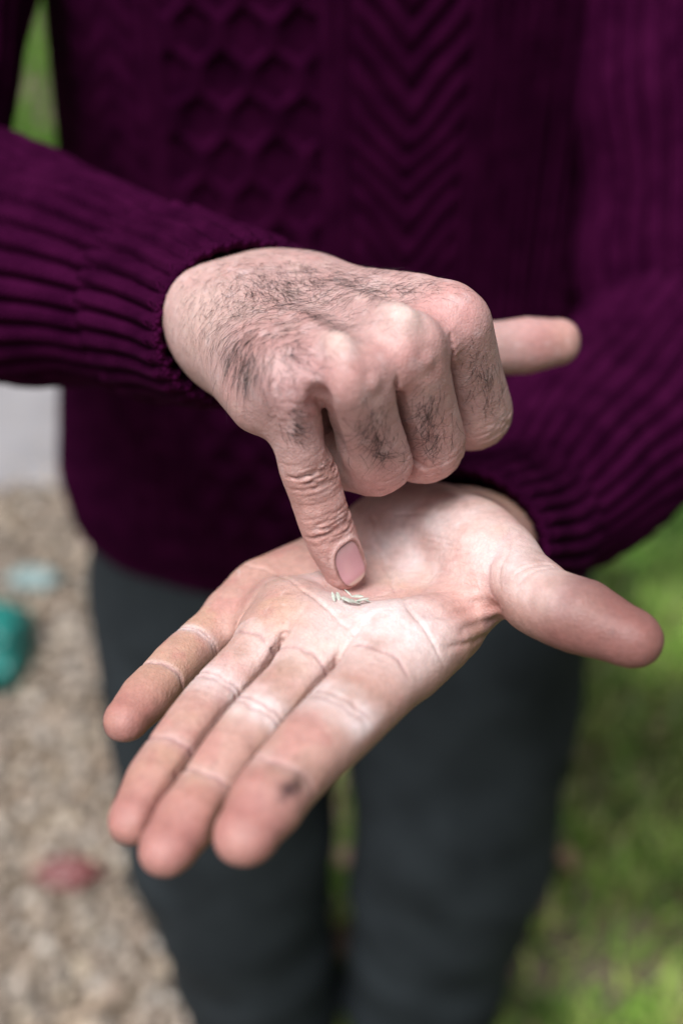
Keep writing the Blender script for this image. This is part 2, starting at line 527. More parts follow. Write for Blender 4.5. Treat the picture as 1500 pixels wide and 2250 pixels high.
    return b, f, dict(W=W, F=Fd, N=N, wrist=wrist, mcp=mcp, tm=tm, cmc=cmc, fa=fa, fb=fb)

H_STEP = 1.1
LB, LF, LI = left_hand()
RB, RF, RI = right_hand()
LV, LQ = grow(LB, H_STEP)
RV, RQ = grow(RB, H_STEP)
print('hands', len(LV), len(RV), time.time() - T0)
# ------------------------------------------------------------------ skin relief, colour and hair, worked onto the hand surfaces
_tab = np.random.default_rng(11).random(65536)
def noise(P, scale, seed=0):
    """smooth value noise in 0..1; scale in mm"""
    q = P / scale + 1000.0 + seed * 17.3
    i = np.floor(q).astype(np.int64); f = q - i; f = f * f * (3 - 2 * f)
    r = 0
    for a in (0, 1):
        for b in (0, 1):
            for c in (0, 1):
                h = ((i[:, 0] + a) * 7919 + (i[:, 1] + b) * 104729 + (i[:, 2] + c) * 1299709 + seed * 15485863) & 65535
                w = (f[:, 0] if a else 1 - f[:, 0]) * (f[:, 1] if b else 1 - f[:, 1]) * (f[:, 2] if c else 1 - f[:, 2])
                r = r + w * _tab[h]
    return r
def fbm(P, scale, seed=0, n=3):
    return sum(noise(P, scale / 2 ** k, seed + k) / 2 ** k for k in range(n)) / sum(1 / 2 ** k for k in range(n))
def sstep(a, b, x):
    t = np.clip((x - a) / (b - a), 0, 1)
    return t * t * (3 - 2 * t)

class Skin:
    def __init__(self, V, F, sweeps, info):
        self.V, self.F, self.sw, self.I = V, F, sweeps, info
        self.N = vnormals(V, F)
        self.h = np.zeros(len(V))
        x, y, z = unproj(V)
        face = ((E0 - V) * self.N).sum(1) > 0
        self.front = np.nonzero(face)[0]
        self.px, self.py, self.pz = x[self.front], y[self.front], z[self.front]
        self.loc = {}
    def on(self, px, py):
        """the surface point at a place measured in the photograph"""
        for r in (5, 9, 16, 30, 60, 120):
            m = np.nonzero((np.abs(self.px - px) < r) & (np.abs(self.py - py) < r))[0]
            if len(m):
                zmin = self.pz[m].min()
                m = m[self.pz[m] < zmin + 6]
                k = m[np.argmin((self.px[m] - px) ** 2 + (self.py[m] - py) ** 2)]
                return self.V[self.front[k]]
        return at(px, py, 300)
    def near(self, L, r):
        lo, hi = L.min(0) - r, L.max(0) + r
        return np.nonzero(((self.V > lo) & (self.V < hi)).all(1))[0]
    def line(self, pts, width, depth, wob=0.6, n=5, seed=0):
        """a crease (or ridge, depth < 0) running over the surface through measured places"""
        P = np.array(pts, float)
        t = np.linspace(0, len(P) - 1, (len(P) - 1) * n + 1)
        Q = np.stack([np.interp(t, np.arange(len(P)), P[:, j]) for j in (0, 1)], 1)
        L = np.array([self.on(*q) for q in Q])
        for _ in range(2):
            L[1:-1] = (L[:-2] + 2 * L[1:-1] + L[2:]) / 4
        m = self.near(L, 3 * width + 1)
        X = self.V[m] + (np.stack([noise(self.V[m], 4.0, seed + j) for j in range(3)], 1) - .5) * wob * 2
        g = np.exp(-(polydist(X, L) / width) ** 2)
        ends = np.minimum(np.linalg.norm(X - L[0], axis=1), np.linalg.norm(X - L[-1], axis=1))
        g = g * (.25 + .75 * sstep(0, 5, ends))
        self.h[m] -= depth * g
        return m, g
    def local(self, k):
        if k not in self.loc:
            s = self.sw[k]
            lo, hi = s.bbox(2)
            m = np.nonzero(((self.V > lo) & (self.V < hi)).all(1))[0]
            d, u = s(self.V[m], True)
            m = m[np.abs(d) < 1.3]
            u, a, qb, qn, qt, q = s.local(self.V[m])
            j = {i: np.interp(i, s.U, s.arc) for i in range(int(s.U[-1]) + 1)}
            over = np.where(u >= s.U[-1] - 1e-6, qt, 0)
            self.loc[k] = (m, u, a + over, qb, qn, j)
        return self.loc[k]
    def ring(self, k, s0, width, depth, palmar=True, bow=0.0, tilt=0.0, reach=1.0, centre=0.0, seed=0):
        """a crease across a finger at arc length s0"""
        m, u, a, qb, qn, j = self.local(k)
        wv = (noise(self.V[m], 2.6, seed) - .5) * 1.3 + (noise(self.V[m], 6, seed + 3) - .5) * 1.2
        d = a - s0 + bow * (qb * qb) / 40.0 + tilt * qb + wv
        side = sstep(-1.5, 1.5, qn) if palmar else sstep(1.0, -2.0, qn)
        g = np.exp(-(d / width) ** 2) * side * sstep(reach * 9 + 1.5, reach * 9 - 1.5, np.abs(qb - centre))
        self.h[m] -= depth * g
        return m, g
    def spot(self, px, py, r):
        c = self.on(px, py)
        return np.exp(-(np.linalg.norm(self.V - c, axis=1) / r) ** 2)

def mix(C, col_, w):
    C += (np.asarray(col_)[None] - C) * np.clip(w, 0, 1)[:, None]

# ---- left, open palm
S = Skin(LV, LQ, LF, LI)
n = len(LV)
palmar = sstep(-.2, .45, S.N @ LI['N'])
C = np.tile(np.array([.44, .27, .22]), (n, 1))
mix(C, (.56, .35, .285), palmar)
mot = fbm(LV, 16, 3); mot2 = fbm(LV, 7, 9)
mix(C, (.61, .405, .27), sstep(.50, .66, mot) * .5 * palmar)
mix(C, (.53, .26, .225), sstep(.50, .66, mot2) * .48 * palmar)
dust_and_light = np.zeros(n); crs = np.zeros(n)
pale = (.84, .765, .725)
for k in 'imrp':
    m, u, a, qb, qn, j = S.local(k)
    w = np.zeros(n)
    w[m] = np.exp(-((a - j[3] - 2) / 12.0) ** 2) * .75
    mix(C, (.41, .18, .155), w)
    r = 1 if k != 'p' else .8
    for off, dp, wd in ((-1.1, .5, .5), (1.0, .4, .5)):
        mm, g = S.ring(k, j[1] + off * r, wd, dp, True, bow=.25, seed=3)
        crs[mm] = np.maximum(crs[mm], g * .5)
    mm, g = S.ring(k, j[2], .5, .5, True, bow=.3, seed=5); crs[mm] = np.maximum(crs[mm], g * .6)
    mm, g = S.ring(k, j[0] + (j[1] - j[0]) * (.53 if k != 'p' else .40), .6, .5, True, bow=-.3, seed=6); crs[mm] = np.maximum(crs[mm], g * .5)
    dw = np.exp(-((a - j[1]) / 6.0) ** 2) * .95 + np.exp(-((a - j[2]) / 2.2) ** 2) * .22 + np.exp(-((a - j[0] - (j[1] - j[0]) * .5) / 5.0) ** 2) * .4
    if k == 'p':
        dw = np.exp(-((a - j[1]) / 2.0) ** 2) * .8 + np.exp(-((a - j[2]) / 1.1) ** 2) * .4
    dust_and_light[m] = np.maximum(dust_and_light[m], dw * sstep(0, 4, qn) * (.45 + .75 * noise(LV[m], 3.0, 4)))
    for q in range(7):           # faint lengthwise and cross lines on the finger skin
        S.ring(k, j[0] + (j[3] - j[0]) * rng.uniform(.15, .8), .35, .10, True, tilt=rng.uniform(-.3, .3), reach=.6, seed=20 + q)
m, u, a, qb, qn, j = S.local('t')
w = np.zeros(n); w[m] = sstep(j[2] - 1, j[2] + 9, a); mix(C, (.24, .105, .090), w * .9)  # darker thumb pad: reddish skin plus shade painted into the colour
for off in (-.8, 1.0):
    S.ring('t', j[2] + off - 3, .6, .5, True, bow=.2, seed=7)
dust_and_light[m] = np.maximum(dust_and_light[m], np.exp(-((a - j[2] + 3) / 1.6) ** 2) * .6 * noise(LV[m], 3, 8) + np.exp(-((a - j[1] - 13) / 10.0) ** 2) * .45)
# the lines of the palm
heart = [(528, 1238), (590, 1250), (660, 1290), (712, 1326), (752, 1372), (780, 1398)]
life = [(812, 1120), (832, 1180), (843, 1240), (866, 1296), (905, 1345), (946, 1398), (972, 1455)]
head = [(690, 1190), (770, 1225), (850, 1270)]
for L, wd, dp, dd in ((heart, .55, .6, .1), (life, .6, .6, .1), ([(866, 1296), (800, 1318), (735, 1310)], .6, .25, .3)):
    mm, g = S.line(L, wd, dp, seed=2)
    mm2, g2 = S.line(L, wd * 1.25, 0.1, seed=2)
    dust_and_light[mm2] = np.maximum(dust_and_light[mm2], g2 * dd)
base_thumb = [(1132, 1160), (1096, 1200), (1072, 1245), (1070, 1292), (1092, 1330)]
mm, g = S.line(base_thumb, 1.1, .38, seed=4); t = np.zeros(n); t[mm] = g; mix(C, (.46, .30, .31), t * .45)
S.line([(1150, 1170), (1112, 1215), (1092, 1262), (1100, 1300)], .7, .35, seed=9)
fold = [(918, 1344), (985, 1346), (1040, 1338), (1100, 1340)]
mm, g = S.line(fold, 2.4, 1.5, wob=.4, seed=5); t = np.zeros(n); t[mm] = g; mix(C, (.52, .25, .21), t * .5)
mm, g = S.line([(1000, 1385), (1050, 1372), (1108, 1362)], 1.8, .9, wob=.4, seed=6); t = np.zeros(n); t[mm] = g; mix(C, (.42, .25, .22), t * .4)
S.line([(960, 1330), (1030, 1318), (1085, 1326)], 1.2, .7, seed=7)
S.line([(975, 1428), (1030, 1415), (1080, 1392)], 1.0, .6, seed=8)
mix(C, (.27, .17, .17), S.spot(1080, 1365, 7) * sstep(.4, .65, mot2) * .7)
mix(C, (.60, .32, .265), S.spot(1010, 1290, 14) * .6)
mix(C, (.60, .33, .275), S.spot(960, 1340, 10) * .5)
for q, (a_, b_) in enumerate((((868, 1168), (1015, 1192)), ((880, 1186), (1035, 1206)), ((890, 1212), (1050, 1216)), ((884, 1232), (1050, 1242)), ((880, 1252), (1060, 1268)), ((900, 1276), (1050, 1292)), ((930, 1300), (1050, 1312)), ((890, 1150), (990, 1165)), ((860, 1130), (985, 1140)))):
    mid = ((a_[0] + b_[0]) / 2, (a_[1] + b_[1]) / 2 - 5)
    mm, g = S.line([a_, mid, b_], .55, .34, seed=30 + q)
    t = np.zeros(n); t[mm] = g; mix(C, (.50, .26, .22), t * .35)
for q in range(90):              # fine scratches and cross lines
    x0, y0 = rng.uniform(500, 1050), rng.uniform(1130, 1470)
    if (x0 - 780) ** 2 / 300 ** 2 + (y0 - 1310) ** 2 / 170 ** 2 > 1:
        continue
    an = rng.choice([.5, -.9, 1.9]) + rng.normal(0, .3); l = rng.uniform(18, 60)
    mm, g = S.line([(x0, y0), (x0 + math.cos(an) * l * .5, y0 + math.sin(an) * l * .3 + rng.normal(0, 3)), (x0 + math.cos(an) * l, y0 + math.sin(an) * l * .6)], .38, rng.uniform(.08, .22), seed=50 + q, n=4)
    if q % 3 == 0:
        dust_and_light[mm] = np.maximum(dust_and_light[mm], g * .5)
    elif q % 3 == 1:
        t = np.zeros(n); t[mm] = g; mix(C, (.42, .24, .19), t * .3)
# floury dry dust on hollow and high skin, plus light painted on shaded heel
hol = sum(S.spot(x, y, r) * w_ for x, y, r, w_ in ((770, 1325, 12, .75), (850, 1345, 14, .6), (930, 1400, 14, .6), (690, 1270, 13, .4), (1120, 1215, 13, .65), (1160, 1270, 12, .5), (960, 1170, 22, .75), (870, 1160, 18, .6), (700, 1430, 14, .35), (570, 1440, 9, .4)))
dust_and_light = np.maximum(dust_and_light, hol * (.25 + 1.1 * fbm(LV, 7, 21, 4)))
mix(C, pale, np.clip(dust_and_light, 0, .92) * palmar)
mix(C, (.40, .22, .215), crs)
# grime
for L, wd, st in (([(628, 1752), (648, 1730), (668, 1706)], 1.6, 1.0), ([(640, 1722), (662, 1712)], 1.2, 1.0), ([(622, 1756), (640, 1740)], 1.0, .9), ([(600, 1298), (625, 1308), (650, 1300)], .5, .35), ([(640, 1318), (668, 1300), (690, 1316)], .4, .3)):
    mm, g = S.line(L, wd, 0.05, wob=1.2, seed=13)
    t = np.zeros(n); t[mm] = np.clip(g * (.55 + noise(LV[mm], 1.6, 5)), 0, 1); mix(C, (.03, .012, .018), np.clip(t * 1.4, 0, 1) * st)
for q in range(46):
    x0, y0 = rng.uniform(330, 1350), rng.uniform(1180, 1800)
    mix(C, (.20, .11, .08), S.spot(x0, y0, rng.uniform(.35, .7)) * rng.uniform(.2, .7))
mix(C, (.16, .07, .06), S.spot(1345, 1390, .9) * .8)
mix(C, (.34, .21, .15), sstep(.60, .75, fbm(LV, 12, 41)) * .35 * palmar)
S.h += (fbm(LV, 2.2, 60, 2) - .5) * .16
heel = S.spot(900, 1180, 34)  # heel kept paler in colour to offset the fist's shade
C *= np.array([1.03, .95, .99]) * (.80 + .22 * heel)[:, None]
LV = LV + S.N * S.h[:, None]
LC, LDUST_LIGHT = C, np.clip(dust_and_light, 0, 1)

# ---- right, pointing with the little finger
S = Skin(RV, RQ, RF, RI)
n = len(RV)
C = np.tile(np.array([.375, .240, .205]), (n, 1))
mot = fbm(RV, 14, 5); mot2 = fbm(RV, 5, 6)
mix(C, (.39, .215, .18), sstep(.48, .68, mot) * .6)
mix(C, (.43, .31, .255), sstep(.52, .70, mot2) * .35)
for x, y, r, c_, w_ in ((760, 800, 10, (.46, .22, .185), .7), (905, 752, 10, (.46, .22, .19), .7), (1000, 690, 12, (.50, .25, .22), .6), (640, 850, 12, (.49, .28, .26), .5),
                        (742, 752, 5.5, (.66, .52, .42), .75), (885, 690, 7, (.66, .53, .44), .7), (700, 790, 6, (.40, .21, .19), .5),  # the two pale knuckle peaks are highlights painted into the skin
                        (840, 1075, 9, (.52, .27, .23), .6), (955, 1045, 9, (.52, .28, .23), .6), (1080, 960, 10, (.53, .35, .29), .6), (1200, 752, 12, (.46, .22, .19), .8), (1250, 740, 9, (.48, .27, .20), .6),
                        (510, 560, 18, (.55, .38, .31), .5), (440, 700, 16, (.50, .36, .29), .6)):
    mix(C, np.array(c_) * .84, S.spot(x, y, r) * w_)
m, u, a, qb, qn, j = S.local('p')
w = np.zeros(n); w[m] = sstep(j[0] + 16, j[0] + 26, a); mix(C, (.41, .235, .19), w * .8)
crs = np.zeros(n)
NR = rng.spawn(1)[0]
for c_, w_, d_ in (((742, 750), 4.6, 1.2), ((886, 690), 5.0, 1.5), ((990, 640), 5.0, .6)):
    S.h += d_ * S.spot(*c_, w_)
for L, w_, d_ in (([(742, 750), (690, 715), (620, 680)], 3.2, -.8), ([(886, 690), (800, 650), (700, 615)], 3.6, -.8), ([(830, 850), (812, 800), (795, 750), (745, 690)], 4.0, 1.5), ([(945, 800), (938, 745), (925, 690), (880, 640)], 4.0, 1.3), ([(705, 850), (690, 810), (660, 760)], 4.0, 1.0)):
    S.line(L, w_, d_, wob=.2, n=7)
lines = [(o, d_) for o, d_ in zip((-7.2, -5.6, -4.2, -3.1, -1.8, -.6, .9, 2.1, 3.3, 4.6, 6.2, 8.0, 9.6), (.1, .14, .22, .34, .42, .40, .44, .38, .34, .30, .2, .16, .14))]
for q, (o, dp) in enumerate(lines):
    mm, g = S.ring('p', j[1] + o, .42 + .2 * dp, dp * 1.7, False, bow=(.75 if o > 0 else -.75) * min(1, abs(o) / 3), reach=NR.uniform(.55, .95), centre=NR.uniform(-2, 2), tilt=NR.normal(0, .05), seed=q); crs[mm] = np.maximum(crs[mm], g * dp * 1.5)
for q, (o, dp) in enumerate(zip((-6.5, -5, -3.8, -2.6, -1.5, -.3, .8, 1.9, 3.1, 4.4), (.12, .2, .3, .4, .46, .44, .42, .3, .2, .12))):
    mm, g = S.ring('p', j[2] + o, .40 + .2 * dp, dp * 1.7, False, bow=(.7 if o > 0 else -.7) * min(1, abs(o) / 3), reach=NR.uniform(.5, .9), centre=NR.uniform(-2, 2), tilt=NR.normal(0, .06), seed=30 + q); crs[mm] = np.maximum(crs[mm], g * dp * 1.5)
for q in range(16):
    S.ring('p', NR.uniform(j[1] - 16, j[3]), .3, NR.uniform(.08, .18), False, tilt=NR.normal(0, .25), reach=NR.uniform(.25, .6), centre=NR.uniform(-4, 4), seed=50 + q)
for q in range(15):              # the fine puckers over the root knuckle of the little finger
    S.ring('p', j[0] - 3 + q * 1.25, .45, .16, False, bow=.5, tilt=NR.normal(0, .05), reach=1.0, seed=70 + q)
    S.line([(585 + q * 1.5, 868 - q * 9 + 70), (640, 838 - q * 7 + 45), (700 + q * 1.0, 850 - q * 6 + 40)], .5, .16, seed=90 + q, n=4)
for k in 'rmi':
    mk, uk, ak, qbk, qnk, jk = S.local(k)
    for q, (o, dp) in enumerate(zip((-4.5, -3.0, -1.4, .2, 1.8, 3.4), (.12, .22, .26, .3, .24, .16))):
        S.ring(k, jk[1] + o - 1, .45, dp * 1.6, False, bow=-.35, reach=NR.uniform(.5, .9), centre=NR.uniform(-2, 2), seed=120 + q)
    for q in range(7):
        S.ring(k, NR.uniform(jk[0] + 6, jk[1] - 6), .35, .08, False, tilt=NR.normal(0, .3), reach=.5, centre=NR.uniform(-4, 4), seed=140 + q)
mix(C, (.22, .11, .09), crs * .75)
dry = sstep(.55, .72, fbm(RV, 3.0, 77))
wv = np.zeros(n); wv[m] = sstep(j[0] + 14, j[0] + 24, a); mix(C, (.58, .44, .39), dry * wv * .25)
mix(C, (.56, .46, .42), sstep(.62, .74, fbm(RV, 4, 78)) * .2)
# nail bed: set in below a raised fold
NS0, NS1, NW = j[2] + 6.4, j[3] + 4.6, 4.7
m_, u_, a_, qb_, qn_, j_ = S.local('p')
xc, yc = qb_ / NW, (a_ - (NS0 + NS1) / 2) / ((NS1 - NS0) / 2)
rr = (np.abs(xc) ** 2.6 + np.abs(yc) ** 2.6) ** (1 / 2.6)
dors = sstep(0.0, -1.5, qn_)
S.h[m_] -= 1.0 * sstep(1.06, .90, rr) * dors
S.h[m_] += .40 * np.exp(-((rr - 1.16) / .11) ** 2) * dors * sstep(1.0, .2, yc)
t = np.zeros(n); t[m_] = np.exp(-((rr - 1.02) / .07) ** 2) * dors; mix(C, (.16, .08, .06), t * .75)
t[m_] = np.exp(-((rr - 1.2) / .12) ** 2) * dors * sstep(.2, -.6, yc); mix(C, (.60, .44, .38), t * .5)
S.h += (fbm(RV, 2.0, 61, 2) - .5) * .14
RN0 = S.N
C *= np.array([1.0, .97, 1.07]) * 1.22
RV = RV + S.N * S.h[:, None]
RC = C
print('skin', time.time() - T0)

# ---- hair on the back of the right hand
def grow_hair(spec):
    """spec: list of (px, py, spread px, count, length mm, photo direction, curl)"""
    Vs, Fs = [], []
    nv = 0
    for (hx, hy, sx, sy, cnt, ln, (dx, dy), curl_) in spec:
        for _ in range(cnt):
            x0, y0 = hx + rng.normal(0, sx), hy + rng.normal(0, sy)
            mm = np.nonzero((np.abs(S.px - x0) < 7) & (np.abs(S.py - y0) < 7))[0]
            if not len(mm):
                continue
            kk = S.front[mm[np.argmin(S.pz[mm])]]
            p, nn = RV[kk], RN0[kk]
            if nn @ unit(E0 - p) < .10:
                continue
            d = vec((dx + rng.normal(0, .28), dy + rng.normal(0, .28), 0))
            d = unit(d - nn * (d @ nn))
            bt = np.cross(nn, d)
            L = ln * rng.uniform(.55, 1.25); cv = curl_ * rng.normal(0, 1) + rng.normal(0, .25)
            lift = rng.uniform(.18, .55)
            K = 6; r0 = rng.uniform(.028, .044) * (1.5 if hy > 775 else 1)
            pts = []
            for i in range(K + 1):
                t_ = i / K
                pts.append(p + d * (L * t_ * (1 - .18 * abs(cv) * t_)) + bt * (L * cv * .42 * t_ * t_) + nn * (-.2 + L * lift * t_ * (1 - .78 * t_)))
            pts = np.array(pts)
            e1 = unit(np.cross(np.gradient(pts, axis=0), nn)); e2 = nn
            rr_ = r0 * (1 - .75 * (np.arange(K + 1) / K) ** 1.5)
            ring_ = [pts + (e1 * math.cos(q) + e2 * math.sin(q)) * rr_[:, None] for q in (0, 2.094, 4.189)]
            Vs.append(np.stack(ring_, 1).reshape(-1, 3))
            for i in range(K):
                for q in range(3):
                    a0, a1 = i * 3 + q, i * 3 + (q + 1) % 3
                    Fs.append((nv + a0, nv + a1, nv + a1 + 3, nv + a0 + 3))
            nv += 3 * (K + 1)
    return np.concatenate(Vs), np.array(Fs)
hair_spec = [
    (640, 612, 95, 30, 520, 7.0, (.55, .75), .5), (560, 640, 70, 50, 420, 7.0, (.25, .95), .5), (770, 622, 75, 22, 260, 6.0, (.9, .35), .5), (880, 635, 45, 16, 110, 5.5, (.9, .4), .6),
    (560, 735, 55, 45, 300, 8.5, (-.10, 1), .5), (540, 780, 24, 34, 120, 9.5, (.0, 1), .45), (470, 680, 50, 60, 240, 6.0, (.1, 1), .5), (640, 700, 65, 42, 230, 8.5, (.75, .35), .8),
    (740, 690, 50, 30, 80, 8.0, (.7, -.2), 1.1), (640, 770, 45, 26, 60, 7.5, (.4, .6), 1.2),
    (640, 925, 22, 20, 38, 6.5, (.75, .35), .8), (642, 955, 16, 14, 14, 6.5, (.35, .9), .6),
    (826, 935, 26, 34, 60, 9.5, (-.2, 1), 1.5), (838, 985, 24, 20, 40, 7.5, (.4, .7), 1.4),
    (952, 915, 24, 34, 65, 9.5, (-.1, 1), 1.4), (960, 960, 20, 18, 40, 7.5, (-.3, .8), 1.2),
    (1072, 845, 17, 36, 50, 7.5, (.1, 1), 1.0), (1060, 795, 13, 26, 20, 6.5, (.3, .8), 1.0)]
HV, HF = grow_hair(hair_spec)
print('hair', len(HF), time.time() - T0)
# ------------------------------------------------------------------ materials
def mat(name):
    m = bpy.data.materials.new(name); m.use_nodes = True
    nt = m.node_tree
    return m, nt.nodes, nt.links, nt.nodes['Principled BSDF']

def nd(ns, kind, **kw):
    x = ns.new('ShaderNode' + kind)
    for k, v in kw.items():
        if k in x.inputs:
            x.inputs[k].default_value = v
        else:
            setattr(x, k, v)
    return x

def skin_mat():
    m, ns, ln, b = mat('skin')
    a = nd(ns, 'VertexColor', layer_name='col')
    tc = nd(ns, 'TexCoord')
    n1 = nd(ns, 'TexNoise', Scale=420.0, Detail=5.0)
    ln.new(tc.outputs['Object'], n1.inputs['Vector'])
    r1 = nd(ns, 'MapRange'); r1.inputs['To Min'].default_value = .78; r1.inputs['To Max'].default_value = 1.22
    ln.new(n1.outputs[0], r1.inputs[0])
    mx = nd(ns, 'Mix', data_type='RGBA', blend_type='MULTIPLY'); mx.inputs['Factor'].default_value = 1.0
    ln.new(a.outputs[0], mx.inputs['A']); ln.new(r1.outputs[0], mx.inputs['B'])
    ln.new(mx.outputs['Result'], b.inputs['Base Color'])
    b.inputs['Roughness'].default_value = .54
    b.inputs['Specular IOR Level'].default_value = .46
    b.inputs['Subsurface Weight'].default_value = .22
    b.inputs['Subsurface Radius'].default_value = (1.0, .38, .22)
    b.inputs['Subsurface Scale'].default_value = .0032
    # a network of fine skin lines, slightly darker in the furrow
    wp = nd(ns, 'TexNoise', Scale=160.0, Detail=2.0); ln.new(tc.outputs['Object'], wp.inputs['Vector'])
    wm = nd(ns, 'VectorMath', operation='MULTIPLY_ADD'); ln.new(wp.outputs['Color'], wm.inputs[0]); wm.inputs[1].default_value = (.004, .004, .004); ln.new(tc.outputs['Object'], wm.inputs[2])
    vl = nd(ns, 'TexVoronoi', Scale=560.0); vl.feature = 'DISTANCE_TO_EDGE'; ln.new(wm.outputs[0], vl.inputs['Vector'])
    rl = nd(ns, 'MapRange'); rl.inputs['From Max'].default_value = .13; rl.inputs['To Min'].default_value = .93; rl.inputs['To Max'].default_value = 1.0
    ln.new(vl.outputs['Distance'], rl.inputs[0])
    m2 = nd(ns, 'Mix', data_type='RGBA', blend_type='MULTIPLY'); m2.inputs['Factor'].default_value = 1.0
    ln.new(mx.outputs['Result'], m2.inputs['A']); ln.new(rl.outputs[0], m2.inputs['B']); ln.new(m2.outputs['Result'], b.inputs['Base Color'])
    vo = nd(ns, 'TexVoronoi', Scale=900.0); vo.feature = 'DISTANCE_TO_EDGE'
    ln.new(tc.outputs['Object'], vo.inputs['Vector'])
    n2 = nd(ns, 'TexNoise', Scale=1500.0, Detail=2.0)
    ln.new(tc.outputs['Object'], n2.inputs['Vector'])
    ad = nd(ns, 'Math', operation='ADD'); ln.new(vo.outputs['Distance'], ad.inputs[0]); ln.new(n2.outputs[0], ad.inputs[1])
    a2 = nd(ns, 'Math', operation='MULTIPLY_ADD'); ln.new(rl.outputs[0], a2.inputs[0]); a2.inputs[1].default_value = 4.0; ln.new(ad.outputs[0], a2.inputs[2]); ad = a2
    bu = nd(ns, 'Bump'); bu.inputs['Strength'].default_value = .42; bu.inputs['Distance'].default_value = .00036
    ln.new(ad.outputs[0], bu.inputs['Height']); ln.new(bu.outputs[0], b.inputs['Normal'])
    return m
M_SKIN = skin_mat()

def plain(name, colr, rough=.6, spec=.4, nscale=None, namp=.2, col2=None, bump=None, sheen=0):
    m, ns, ln, b = mat(name)
    b.inputs['Base Color'].default_value = (*colr, 1)
    b.inputs['Roughness'].default_value = rough
    b.inputs['Specular IOR Level'].default_value = spec
    if sheen:
        b.inputs['Sheen Weight'].default_value = sheen
    if nscale:
        tc = nd(ns, 'TexCoord')
        n1 = nd(ns, 'TexNoise', Scale=nscale, Detail=5.0)
        ln.new(tc.outputs['Object'], n1.inputs['Vector'])
        rp = nd(ns, 'ValToRGB')
        rp.color_ramp.elements[0].position = .35; rp.color_ramp.elements[1].position = .65
        c2 = col2 or tuple(c * (1 + namp) for c in colr)
        rp.color_ramp.elements[0].color = (*(c * (1 - namp) for c in colr), 1) if not col2 else (*colr, 1)
        rp.color_ramp.elements[1].color = (*c2, 1)
        ln.new(n1.outputs[0], rp.inputs[0]); ln.new(rp.outputs[0], b.inputs['Base Color'])
        if bump:
            bu = nd(ns, 'Bump'); bu.inputs['Strength'].default_value = bump[0]; bu.inputs['Distance'].default_value = bump[1]
            ln.new(n1.outputs[0], bu.inputs['Height']); ln.new(bu.outputs[0], b.inputs['Normal'])
    return m
M_HAIR = plain('hair', (.012, .009, .010), .45, .4)

def nail_mat():
    m, ns, ln, b = mat('nail')
    a = nd(ns, 'VertexColor', layer_name='col')
    ln.new(a.outputs[0], b.inputs['Base Color'])
    b.inputs['Roughness'].default_value = .24
    b.inputs['Subsurface Weight'].default_value = .15
    b.inputs['Subsurface Radius'].default_value = (1, .4, .3); b.inputs['Subsurface Scale'].default_value = .002
    return m
M_NAIL = nail_mat()

# ------------------------------------------------------------------ the person
person = bpy.data.objects.new('person', None)
col.objects.link(person)
person.location = (0, .70, 0)
tag(person, 'person in a purple cable-knit sweater poking at seeds in the open left palm', 'person')
POFF = np.array([0, .70, 0])
L_ELB = at(1490, 750, 590); R_ELB = at(-250, 470, 505)
L_SH = np.array([185., 690., 1400.]); R_SH = np.array([-212., 690., 1400.])

def cut_loop(V, F, info):
    """open the forearm stump and return the ordered rim"""
    ax = unit(info['fb'] - info['fa']); p0 = info['fa'] * .45 + info['fb'] * .55
    keep = ((V[F].mean(1) - p0) @ ax) < 0
    F = F[keep]
    e = np.concatenate([F[:, [0, 1]], F[:, [1, 2]], F[:, [2, 3]], F[:, [3, 0]]])
    k = np.sort(e, 1); key = k[:, 0].astype(np.int64) * len(V) + k[:, 1]
    u, idx, c = np.unique(key, return_index=True, return_counts=True)
    b = e[idx[c == 1]]
    nxt = {int(x): int(y) for x, y in b}
    s = next(iter(nxt)); loop = [s]
    while True:
        t = nxt.get(loop[-1])
        if t is None or t == s or len(loop) > 5000:
            break
        loop.append(t)
    return F, np.array(loop), ax

def arm_rings(V, loop, path, rad, e_ref):
    """extend the rim along the arm; returns new vertices, faces, last ring"""
    c = V[loop].mean(0)
    ax = unit(path[1] - path[0])
    e1 = unit(e_ref - ax * (e_ref @ ax)); e2 = np.cross(ax, e1)
    ang = np.arctan2((V[loop] - c) @ e2, (V[loop] - c) @ e1)
    out, Fc = [], []
    prev = loop; base = len(V); r0 = np.linalg.norm(V[loop] - c, axis=1)
    for i in range(1, len(path)):
        a2 = unit(path[min(i + 1, len(path) - 1)] - path[i - 1])
        f1 = unit(e1 - a2 * (e1 @ a2)); e1 = f1; f2 = np.cross(a2, f1)
        k = min(1, i / 3)
        r = r0 * (1 - k) + rad[i] * k
        out.append(path[i] + (f1 * np.cos(ang)[:, None] + f2 * np.sin(ang)[:, None]) * r[:, None])
        idx = base + np.arange(len(loop)); base += len(loop)
        Fc.append(np.stack([np.roll(prev, -1), prev, idx, np.roll(idx, -1)], 1))
        prev = idx
    return np.concatenate(out), np.concatenate(Fc), prev

def path_of(pts, n):
    P = np.array(pts); d = np.concatenate([[0], np.cumsum(np.linalg.norm(np.diff(P, axis=0), axis=1))])
    t = np.linspace(0, d[-1], n); Q = np.stack([np.interp(t, d, P[:, j]) for j in range(3)], 1)
    for _ in range(3):
        Q[1:-1] = (Q[:-2] + 2 * Q[1:-1] + Q[2:]) / 4
    return Q

